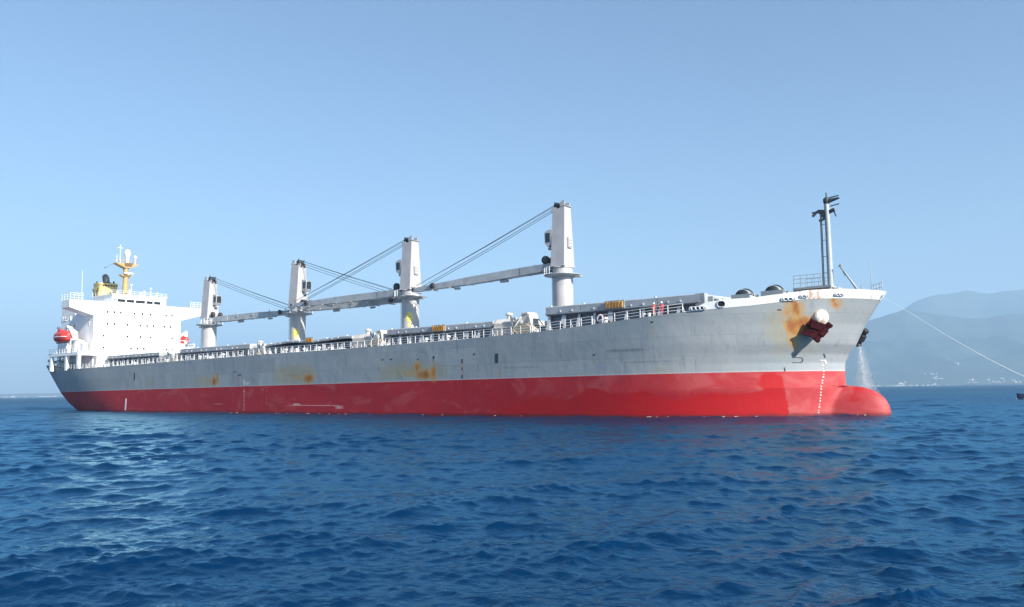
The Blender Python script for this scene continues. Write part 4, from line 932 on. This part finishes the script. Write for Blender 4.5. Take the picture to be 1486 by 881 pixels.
# ------------------------------------------------------------------ people (skin-modifier bodies)
def make_person(loc, rz, cov, label, arm):
    root = empty('person', loc, rz); tag(root, label, 'person', None)
    J = {'pelvis': (0, 0, .95, .165), 'waist': (0, 0, 1.12, .15), 'chest': (0.02, 0, 1.34, .18), 'neck': (.03, 0, 1.50, .065), 'head': (.05, 0, 1.62, .10), 'crown': (.045, 0, 1.70, .085),
         'hipL': (0, .10, .88, .105), 'kneeL': (.03, .12, .48, .075), 'ankL': (-.01, .12, .09, .055), 'toeL': (.16, .13, .04, .045),
         'hipR': (0, -.10, .88, .105), 'kneeR': (.02, -.12, .48, .075), 'ankR': (-.03, -.12, .09, .055), 'toeR': (.14, -.13, .04, .045),
         'shL': (.01, .19, 1.41, .075), 'elL': (.04 + arm * .05, .27, 1.15, .055), 'wrL': (.22 + arm * .1, .24, 1.05, .042), 'haL': (.31 + arm * .1, .22, 1.06, .04),
         'shR': (.01, -.19, 1.41, .075), 'elR': (.02, -.27, 1.14, .055), 'wrR': (.20, -.25, 1.03, .042), 'haR': (.29, -.23, 1.05, .04)}
    E_ = [('pelvis', 'waist'), ('waist', 'chest'), ('chest', 'neck'), ('neck', 'head'), ('head', 'crown')]
    for s_ in 'LR': E_ += [('pelvis', 'hip' + s_), ('hip' + s_, 'knee' + s_), ('knee' + s_, 'ank' + s_), ('ank' + s_, 'toe' + s_), ('chest', 'sh' + s_), ('sh' + s_, 'el' + s_), ('el' + s_, 'wr' + s_), ('wr' + s_, 'ha' + s_)]
    ks = list(J); me = bpy.data.meshes.new('body_skeleton'); me.from_pydata([J[k_][:3] for k_ in ks], [(ks.index(a_), ks.index(b_)) for a_, b_ in E_], [])
    o = bpy.data.objects.new('body', me); link(o); md_ = o.modifiers.new('skin', 'SKIN'); sd_ = o.modifiers.new('sub', 'SUBSURF'); sd_.levels = 2; sd_.render_levels = 2
    if not me.skin_vertices: 
        bm = bmesh.new(); bm.from_mesh(me); bm.verts.layers.skin.verify(); bm.to_mesh(me); bm.free()
    for k_, v in enumerate(me.skin_vertices[0].data): v.radius = (J[ks[k_]][3],) * 2; v.use_root = (ks[k_] == 'pelvis')
    dg = bpy.context.evaluated_depsgraph_get(); m2 = bpy.data.meshes.new_from_object(o.evaluated_get(dg)); o.modifiers.clear(); o.data = m2
    for m_ in (cov, M['skin'], M['boot']): m2.materials.append(m_)
    for p in m2.polygons:
        c_ = p.center; p.use_smooth = True
        p.material_index = 2 if c_.z < .13 else (1 if c_.z > 1.5 or (c_.x > .24 and 1.0 < c_.z < 1.12) else 0)
    o.parent = root
    mb = MB(); mb.lathe((.045, 0, 1.66), [(.16, .0), (.135, .02), (.13, .07), (.10, .13), (.05, .16), (.002, .17)], 14); mb.box(.13, .22, -.09, .09, 1.655, 1.675); mb.build('helmet', M['helmet'], root)
    return root
for x, y, rz, mt, lab, arm in ((153.55, -15.05, R(-60), 'coverall', 'crew member in orange coverall and white helmet at the rail', .6), (154.6, -15.0, R(-75), 'coverall_red', 'crew member in darker red coverall and white helmet at the rail', -.2)):
    make_person((x, y, float(zk(x)) - .08), rz, M[mt], lab, arm)

# ------------------------------------------------------------------ bow line running out to the right
P = [Vector((176.35, -.35, 14.3))] + [bearing(*p) for p in ((1312, 449, 108), (1376, 488.0, 112), (1432, 519.5, 117), (1486, 546, 123))]
d_ = P[-1] - P[-2]; P += [P[-1] + d_ * .9 + Vector((0, 0, .7)), P[-1] + d_ * 2.3 + Vector((0, 0, 1.6))]
pts = []
for q in range(len(P) - 1):
    p0, p1, p2, p3 = P[max(q - 1, 0)], P[q], P[q + 1], P[min(q + 2, len(P) - 1)]
    for k_ in range(6):
        t_ = k_ / 6; pts.append(.5 * ((2 * p1) + (-p0 + p2) * t_ + (2 * p0 - 5 * p1 + 4 * p2 - p3) * t_ ** 2 + (-p0 + 3 * p1 - 3 * p2 + p3) * t_ ** 3))
pts.append(P[-1]); base = P[0].copy()
root_o = MB().path([p - base for p in pts], np.linspace(.012, .050, len(pts)).tolist(), 8, 0).build('mooring_rope', M['lineropw']); root_o.location = base
tag(root_o, 'pale thin rope sagging from the bow tip across the hazy mountain', 'rope')

# ------------------------------------------------------------------ small dark motor boat at the frame edge
bl = bearing(1476, 576, 194) + RT * 3.2; bl.z = 0; bh = math.atan2(RT.y, RT.x)
root = empty('motor_boat', (bl.x, bl.y, 0), bh); tag(root, 'low dark navy motor boat cut off by the frame edge', 'motor boat')
xs_ = np.linspace(0, 7, 15); vs = []
for x in xs_:
    w = 1.15 * min(1, (x / 3.2 + .02)) ** .55; sh = 1.05 + .35 * max(0, 1 - x / 3.5) ** 1.6
    for y, z in ((-w, sh), (-w * .96, .45), (-w * .6, -.1), (0, -.35), (w * .6, -.1), (w * .96, .45), (w, sh)): vs.append((x - 3.2, y, z))
mb = MB(); n = 15; mb.add(vs, [(i_ * 7 + q, i_ * 7 + q + 1, (i_ + 1) * 7 + q + 1, (i_ + 1) * 7 + q) for i_ in range(n - 1) for q in range(6)] + [(i_ * 7, (i_ + 1) * 7, (i_ + 1) * 7 + 6, i_ * 7 + 6) for i_ in range(n - 1)] + [tuple(range((n - 1) * 7, n * 7))], 0)
mb.build('hull', M['navy'], root)
mb = MB(); mb.prism([(-.8, 1.05), (-.3, 2.1), (1.9, 2.2), (2.0, 1.05)], -.8, .8); mb.build('cabin', M['navy'], root, .05)
mb = MB(); mb.prism([(-.62, 1.5), (-.36, 2.0), (-.3, 2.0), (-.56, 1.5)], -.7, .7); mb.build('windscreen', M['glass'], root)
mb = MB(); mb.bar((3.6, 0, .3), (3.6, 0, 1.4), .5, .4); mb.build('outboard', M['black'], root)

# ------------------------------------------------------------------ water pouring from the far hawse pipe
t = NT('spray'); tc = t.p; t.p.inputs['Base Color'].default_value = (.9, .93, .95, 1); t.p.inputs['Roughness'].default_value = .8
t.p.inputs['Alpha'].default_value = .16; M['spray'] = t.mat
rs_ = np.random.default_rng(5); mb = MB()
src = Vector((171.3, 7.6, 9.0))
for q in range(2000):
    u_q = rs_.uniform(0, 1) ** .8; fall = u_q * 8.9; ang = rs_.uniform(0, 2 * math.pi); rad = (.22 + 1.75 * u_q ** .8) * abs(rs_.normal(0, .55))
    p = src + Vector((rad * math.cos(ang) + .55 * u_q, rad * math.sin(ang) * .8 + 1.2 * u_q, -fall))
    if p.z < .05: continue
    L = rs_.uniform(.08, .45); w = rs_.uniform(.008, .028); dv_ = Vector((.1 * math.cos(ang), .1 * math.sin(ang), -1)).normalized() * L
    e1 = Vector((math.cos(ang), math.sin(ang), 0)) * w; e2 = Vector((-math.sin(ang), math.cos(ang), 0)) * w
    mb.add([p, p + dv_ * .5 + e1, p + dv_ * .5 - e1 * .5 + e2 * .87, p + dv_ * .5 - e1 * .5 - e2 * .87, p + dv_], [(0, 1, 2), (0, 2, 3), (0, 3, 1), (4, 2, 1), (4, 3, 2), (4, 1, 3)])
tag(mb.build('water_spray', M['spray']), 'white spray of water falling from the far side of the bow', 'spray', None, 'stuff')

# the mist round the falling water
mb = MB(); prof_ = [(.15, 9.3), (.35, 8.6), (.6, 7.2), (.95, 5.2), (1.35, 3.2), (1.75, 1.4), (2.0, .25)]
vs = []
for r, h in prof_:
    for q in range(18):
        a_ = 2 * math.pi * q / 18; k_ = (9.3 - h) / 9.3; vs.append((171.25 + .6 * k_ + r * math.cos(a_), 7.6 + 1.3 * k_ + r * .9 * math.sin(a_), h))
mb.add(vs, [(i_ * 18 + q, i_ * 18 + (q + 1) % 18, (i_ + 1) * 18 + (q + 1) % 18, (i_ + 1) * 18 + q) for i_ in range(len(prof_) - 1) for q in range(18)] + [tuple(range(18)), tuple(range((len(prof_) - 1) * 18, len(prof_) * 18))], 0, True)
mm = bpy.data.materials.new('mist_air'); mm.use_nodes = True; hn = mm.node_tree.nodes; hl = mm.node_tree.links
hn.remove(hn['Principled BSDF']); pv = hn.new('ShaderNodeVolumePrincipled'); pv.inputs['Color'].default_value = (.95, .97, 1, 1)
tx_ = hn.new('ShaderNodeTexCoord'); mp_ = hn.new('ShaderNodeMapping'); mp_.inputs['Scale'].default_value = (1.6, 1.6, .35); nz_ = hn.new('ShaderNodeTexNoise'); nz_.inputs['Scale'].default_value = 1.0; nz_.inputs['Detail'].default_value = 3
mr_ = hn.new('ShaderNodeMapRange'); mr_.inputs[1].default_value = .38; mr_.inputs[2].default_value = .72; mr_.inputs[3].default_value = .02; mr_.inputs[4].default_value = .34
hl.new(tx_.outputs['Object'], mp_.inputs[0]); hl.new(mp_.outputs[0], nz_.inputs['Vector']); hl.new(nz_.outputs['Fac'], mr_.inputs[0]); hl.new(mr_.outputs[0], pv.inputs['Density']); hl.new(pv.outputs[0], hn['Material Output'].inputs['Volume'])
tag(mb.build('spray_mist', mm), 'pale mist round the water falling beside the bow', 'mist', None, 'stuff')
# ------------------------------------------------------------------ sea: one sheet, a sum of wind waves, finer near the launch
fa = math.atan2(FWD2.y, FWD2.x)
th_f = np.linspace(-R(44), R(44), 1150); th_c = np.linspace(R(44), 2 * math.pi - R(44), 90)[1:-1]
th = np.concatenate([th_f, th_c]); nth = len(th)
rr = np.concatenate([np.geomspace(4.5, 420, 1250), np.geomspace(423, 19000, 90)]); nr = len(rr)
TH, RR = np.meshgrid(th, rr); wx = CAM.x + RR * np.cos(fa + TH); wy = CAM.y + RR * np.sin(fa + TH)
dth = np.where(np.abs((TH + math.pi) % (2 * math.pi) - math.pi) < R(44.1), R(88) / 1150, R(272) / 90)
cell = np.maximum(RR * dth * .55, RR * np.where(RR < 421, math.log(93) / 1250, .041))
wr = np.random.default_rng(21)
dz = np.zeros_like(wx); dx = np.zeros_like(wx); dy = np.zeros_like(wx)
main = fa + math.pi + R(22)
patch = 1 + .25 * np.sin(wx * .043 + 1.7 * np.sin(wy * .021)) * np.sin(wy * .061 + 1.2 * np.sin(wx * .017) + 2) + .15 * np.sin(wx * .13 + wy * .09 + 1.5 * np.sin(wy * .05))
for lo, hi, cnt, slope, sharp, spread, choppy in ((12, 30, 10, .016, .1, R(20), .5), (2.8, 11, 30, .054, .18, R(34), .8), (.62, 2.8, 66, .125, .28, R(48), .95), (.18, .62, 84, .14, .36, R(62), .95)):
    lam = np.geomspace(lo, hi, cnt); s1 = slope * math.sqrt(2.0 / cnt)
    eta = np.zeros_like(wx); ex = np.zeros_like(wx); ey = np.zeros_like(wx); var = 0.0
    for L in lam:
        k = 2 * math.pi / L; A_ = s1 / k; dr = main + wr.normal(0, spread); c_, n_ = math.cos(dr), math.sin(dr)
        ph = k * (wx * c_ + wy * n_) + wr.uniform(0, 2 * math.pi); a_ = A_ * np.clip((L / cell - 2.2) / 2.6, 0, 1)
        eta += a_ * np.cos(ph); q_ = choppy * a_ * np.sin(ph); ex -= q_ * c_; ey -= q_ * n_; var += A_ ** 2 / 2
    sd_ = math.sqrt(var); gain = np.exp(sharp * np.clip(eta / sd_, -3, 2.6)); env = 1.0 if lo > 2 else np.clip(patch, .3, 1.7)
    if lo < .3: env = env * np.clip(.9 + .5 * dz / .16, .5, 1.5)        # ripples gather on the crests
    dz += env * sd_ * (gain - math.exp(sharp ** 2 / 2)) / sharp * math.exp(-sharp ** 2 / 2); dx += ex * env; dy += ey * env
V = np.stack([wx + dx, wy + dy, dz], -1).reshape(-1, 3)
i = np.arange(nr - 1)[:, None]; j = np.arange(nth)[None, :]; j2 = (j + 1) % nth
F = np.stack([i * nth + j, (i + 1) * nth + j, (i + 1) * nth + j2, i * nth + j2], -1).reshape(-1, 4)
vc = np.concatenate([V, [[CAM.x, CAM.y, -.05]]])
t = NT('sea_water'); o = t.obj()
nb = t.noise(t.scale(o, (.010, .010, .010)), 1.0, 3)
body = t.node('ShaderNodeBsdfDiffuse'); gl = t.node('ShaderNodeBsdfGlossy'); fz = t.node('ShaderNodeFresnel'); mx_ = t.node('ShaderNodeMixShader')
t.l.new(t.mix(t.ramp(nb, .3, .7), (.0003, .0145, .052), (.0004, .019, .060)), body.inputs['Color']); gl.inputs['Color'].default_value = (.44, .80, 1.0, 1)
t.l.new(t.attr('rough'), gl.inputs['Roughness']); fz.inputs['IOR'].default_value = 1.333
g1 = t.noise(t.scale(o, (1, 1, 1)), 4.5, 3, .5, .6); g2 = t.noise(t.scale(o, (1, 1, 1)), 13.0, 2, .5, .4)
bp = t.node('ShaderNodeBump'); bp.inputs['Strength'].default_value = 1.0; bp.inputs['Distance'].default_value = .022
g0 = t.noise(t.scale(o, (1, 1, 1)), 1.5, 3, .5, .5); wgt = t.math('MULTIPLY', t.ramp(t.attr('rough'), .05, .2), 5.5)
t.l.new(t.math('MULTIPLY_ADD', g0, wgt, t.math('MULTIPLY_ADD', g2, .2, g1)), bp.inputs['Height'])
for nd_ in (body, gl, fz): t.l.new(bp.outputs[0], nd_.inputs['Normal'])
t.l.new(t.math('MULTIPLY', fz.outputs[0], t.math('MULTIPLY_ADD', t.attr('rough'), -1.35, 1.0)), mx_.inputs[0]); t.l.new(body.outputs[0], mx_.inputs[1]); t.l.new(gl.outputs[0], mx_.inputs[2]); t.l.new(mx_.outputs[0], t.out.inputs['Surface']); t.n.remove(t.p)
M['sea'] = t.mat
SEA = quad_mesh('sea', V, F, M['sea'], None, True, dict(rough=np.interp(RR, [10, 30, 80, 200, 600, 3000], [.085, .09, .15, .32, .48, .55]).ravel()))
tag(SEA, 'deep blue choppy sea', 'sea', None, 'structure')
# the small hole under the launch
mb = MB(); ring = [tuple(V[q]) for q in range(nth)]; 
# ------------------------------------------------------------------ foam flecks: at the waterline and by the motor boat
fr_ = np.random.default_rng(9); mb = MB()
def fleck(x, y, z, l, w, ang):
    n = 9; c_, s_ = math.cos(ang), math.sin(ang); ps = []
    for q in range(n):
        a_ = 2 * math.pi * q / n; r_q = fr_.uniform(.6, 1.1); lx, ly = l * math.cos(a_) * r_q, w * math.sin(a_) * r_q; ps.append((x + lx * c_ - ly * s_, y + lx * s_ + ly * c_, z + fr_.uniform(-.02, .02)))
    mb.add(ps + [(x, y, z + .05)], [(q, (q + 1) % n, n) for q in range(n)])
for (x0, x1, cnt) in ((47, 66, 9), (73, 101, 14), (101, 103, 2), (112, 119, 2), (150, 166, 12), (122, 150, 4), (168, 176, 3)):
    for q in range(cnt):
        x = fr_.uniform(x0, x1); y = -float(hb(x, .1)) - fr_.uniform(.05, .5); fleck(x, y, .06, fr_.uniform(.06, .26), fr_.uniform(.02, .07), fr_.normal(0, .1))
for q in range(26): u_q = fr_.uniform(-4.5, 6); p = bl + Vector((RT.x, RT.y, 0)) * u_q - Vector((FWD2.x, FWD2.y, 0)) * fr_.uniform(1.2, 2.4); fleck(p.x, p.y, .16, fr_.uniform(.3, .9), fr_.uniform(.12, .35), bh)
for q in range(12):
    p = Vector((171.6, 8.6, 0)) + Vector((fr_.normal(0, .8), fr_.normal(0, .8), 0)); fleck(p.x, p.y, .14, fr_.uniform(.2, .5), fr_.uniform(.1, .3), 0)
tag(mb.build('foam', M['foam']), 'thin white foam flecks along the waterline', 'foam', None, 'stuff')

# ------------------------------------------------------------------ hazy mountains
t = NT('mountain_cover'); o = t.obj()
n1 = t.noise(t.scale(o, (.0022, .0022, .004)), 1.0, 8, .62); n2 = t.noise(t.scale(o, (.0007, .0007, .0012)), 1.0, 5)
c = t.mix(t.ramp(n1, .35, .65), (.014, .036, .030), (.035, .060, .045)); c = t.mix(t.math('MULTIPLY', t.ramp(n2, .55, .72), .5), c, (.085, .095, .075))
t.l.new(c, t.p.inputs['Base Color']); t.p.inputs['Roughness'].default_value = 1.0; M['hill'] = t.mat
def vnoise(x, y, seed, octs=6, rough=.5):
    out = np.zeros_like(x); amp = 1.0; r_ = np.random.default_rng(seed); f = 1.0; tot = 0
    for _ in range(octs):
        T_ = r_.random((64, 64)); xi, yi = np.floor(x * f).astype(int), np.floor(y * f).astype(int); fx, fy = x * f - xi, y * f - yi; fx = fx * fx * (3 - 2 * fx); fy = fy * fy * (3 - 2 * fy)
        g = lambda a_, b_: T_[(xi + a_) % 64, (yi + b_) % 64]
        out += amp * (g(0, 0) * (1 - fx) * (1 - fy) + g(1, 0) * fx * (1 - fy) + g(0, 1) * (1 - fx) * fy + g(1, 1) * fx * fy); tot += amp; amp *= rough; f *= 2.03
    return out / tot
def range_mesh(name, sil, D, depth, seed, rough_amp, label):
    """sil: survey of the skyline (px, py); D distance of the crest, depth of the massif towards the shore"""
    pxs = np.linspace(sil[0][0], sil[-1][0], 260); pys = np.interp(pxs, [p[0] for p in sil], [p[1] for p in sil])
    hz = 567 - .0130 * (pxs - 743); H = np.maximum((hz - pys) / FPX * D + 3.5, 2)
    nv = 90; vs = np.zeros((260, nv, 3))
    v = np.linspace(0, 1.35, nv)
    for q, (px_, h_) in enumerate(zip(pxs, H)):
        b = FW + RT * ((px_ - 743) / FPX); b = Vector((b.x, b.y)); 
        dd = (D - depth) + depth * v
        vs[q, :, 0] = CAM.x + b.x * dd; vs[q, :, 1] = CAM.y + b.y * dd
        prof_ = np.where(v <= 1, .55 * v + .45 * v ** 2.2, np.maximum(0, 1 - (v - 1) * 2.4)); vs[q, :, 2] = h_ * prof_
    nn = vnoise(vs[..., 0] / 900 + 50, vs[..., 1] / 900 + 80, seed, 6, .52); rd = 1 - np.abs(2 * vnoise(vs[..., 0] / 1300 + 20, vs[..., 1] / 1300 + 40, seed + 1, 5, .5) - 1)
    env = np.sin(np.clip(v, 0, 1) * math.pi)[None, :] * .9 + .12
    vs[..., 2] += H[:, None] * env * rough_amp * ((nn - .5) + .7 * (rd - .75)); vs[..., 2] = np.maximum(vs[..., 2], 0.0) - .8 * (v < .01)[None, :]
    ob = grid_mesh(name, vs.reshape(-1, 3), 260, nv, M['hill']); tag(ob, label, 'mountain', None, 'structure'); return vs
near = range_mesh('mountain', [(1060, 556), (1120, 530), (1180, 500), (1225, 478), (1265, 464), (1290, 456), (1312, 449.5), (1335, 452), (1365, 458), (1400, 463), (1430, 462), (1460, 456), (1486, 455), (1540, 452), (1640, 430), (1760, 470), (1900, 540)], 8600, 2300, 3, .42, 'nearer blue hazy mountain slope beyond the bow')
farm = range_mesh('mountain', [(1150, 540), (1200, 500), (1250, 476), (1300, 455), (1312, 449), (1327, 439), (1345, 432), (1360, 427.5), (1380, 426), (1392, 424), (1405, 421), (1417, 424), (1437, 427), (1457, 423), (1486, 420.5), (1560, 416), (1680, 440), (1850, 500), (1950, 548)], 10800, 1700, 8, .2, 'fainter higher mountain crest fading into the sky')
leftc = range_mesh('shore', [(-220, 575), (-120, 572), (-40, 571), (20, 571.5), (60, 571), (100, 570.5), (160, 572), (240, 571)], 9500, 700, 5, .3, 'low pale shore on the horizon beyond the stern')
# ------------------------------------------------------------------ white houses of the far shore
MH = [paint('house_wall_' + nm, col, .8, .1, streak=False) for nm, col in (('white', (.40, .395, .38)), ('cream', (.52, .47, .40)), ('grey', (.4, .4, .4)))]
MR = [paint('roof_' + nm, col, .8, .2, streak=False) for nm, col in (('tile', (.35, .15, .09)), ('flat', (.5, .5, .48)))]
def house_proto(w, d, h, mi, mr, flat):
    root = empty('house'); mb = MB(); mb.box(-w / 2, w / 2, -d / 2, d / 2, -6, h); mb.build('wall', MH[mi], root)
    mb = MB()
    if flat: mb.box(-w / 2 - .3, w / 2 + .3, -d / 2 - .3, d / 2 + .3, h, h + .9); mb.box(-w * .2, w * .1, -d * .2, d * .2, h + .9, h + 3)
    else: mb.prism([(-d / 2 - .5, h), (0, h + d * .32), (d / 2 + .5, h)], -w / 2 - .5, w / 2 + .5, 0, 'x')
    mb.build('roof', MR[mr], root); return root
protos = [house_proto(26, 14, 11, 0, 1, True), house_proto(18, 12, 8, 0, 0, False), house_proto(40, 16, 16, 0, 1, True), house_proto(22, 12, 9, 1, 0, False), house_proto(60, 18, 9, 0, 1, True)]
hr = np.random.default_rng(17); used = [False] * len(protos); NPX = np.linspace(1060, 1900, 260)
def ground(vs, pxa, px_, v_):    # height of the slope at a bearing
    q = int(np.clip(round((px_ - pxa[0]) / (pxa[1] - pxa[0])), 0, 259)); k_ = int(np.clip(round(v_ / 1.35 * 89), 0, 89)); return vs[q, k_]
def put_house(p, kind, label, group, sc=1.0):
    if not used[kind]: o_ = protos[kind]; used[kind] = True
    else: o_ = copy_tree(protos[kind])
    o_.location = (p[0], p[1], p[2]); o_.rotation_euler = (0, 0, math.atan2(RT.y, RT.x) + hr.normal(0, .3)); o_.scale = (sc, sc, sc); tag(o_, label, 'house', group)
NPX2 = np.linspace(1060, 1900, 260)
cl = [(1275, 10, 4), (1290, 12, 7), (1320, 10, 8), (1345, 14, 3), (1365, 14, 3), (1403, 9, 11), (1440, 12, 14), (1465, 12, 12), (1483, 9, 10), (1300, 16, 4)]
for (pc, sp, cnt) in cl:
    for _ in range(cnt):
        px_ = hr.normal(pc, sp * .6); px_ = min(max(px_, 1268), 1492); v_ = abs(hr.normal(0, .022)) + .01
        put_house(ground(near, NPX2, px_, v_), int(hr.choice([0, 1, 2, 3, 4], p=[.3, .25, .15, .2, .1])), 'tiny white building on the hazy shore at the mountain foot', 'buildings along the shore below the mountain', hr.uniform(.2, .5))
for (pc, vc_, cnt) in ((1345, .19, 5), (1353, .12, 5), (1381, .26, 3), (1304, .13, 5), (1300, .09, 4)):
    for _ in range(cnt):
        px_ = hr.normal(pc, 4); put_house(ground(near, NPX2, px_, abs(hr.normal(vc_, .012))), int(hr.choice([0, 1, 3, 4])), 'tiny pale building part way up the hazy mountain slope', 'buildings on the mountain slope', hr.uniform(.4, .7))
LPX = np.linspace(-220, 240, 260)
for pc, cnt in ((12, 4), (25, 2), (68, 5), (76, 5), (60, 2), (84, 4), (44, 1)):
    for _ in range(cnt):
        px_ = hr.normal(pc, 2.0); put_house(ground(leftc, LPX, px_, abs(hr.normal(.05, .05))), int(hr.choice([0, 2, 4])), 'tiny white building on the low shore beyond the stern', 'buildings along the low shore beyond the stern', hr.uniform(.4, .9))
for pr_, us in zip(protos, used):
    if not us:
        for ch in list(pr_.children): bpy.data.objects.remove(ch)
        bpy.data.objects.remove(pr_)

# ------------------------------------------------------------------ the hazy air
HZ = 21000.0
mb = MB(); mb.box(CAM.x - HZ, CAM.x + HZ, CAM.y - HZ, CAM.y + HZ, -8.0, 1330.0)
hm = bpy.data.materials.new('haze_air'); hm.use_nodes = True; hn = hm.node_tree.nodes; hl = hm.node_tree.links
hn.remove(hn['Principled BSDF']); pv = hn.new('ShaderNodeVolumePrincipled'); pv.inputs['Color'].default_value = (.42, .68, .98, 1); pv.inputs['Density'].default_value = HAZE; pv.inputs['Anisotropy'].default_value = 0.0
hl.new(pv.outputs[0], hn['Material Output'].inputs['Volume'])
if HAZE > 0: tag(mb.build('haze', hm), 'pale blue haze filling the air over the sea', 'haze', None, 'stuff')
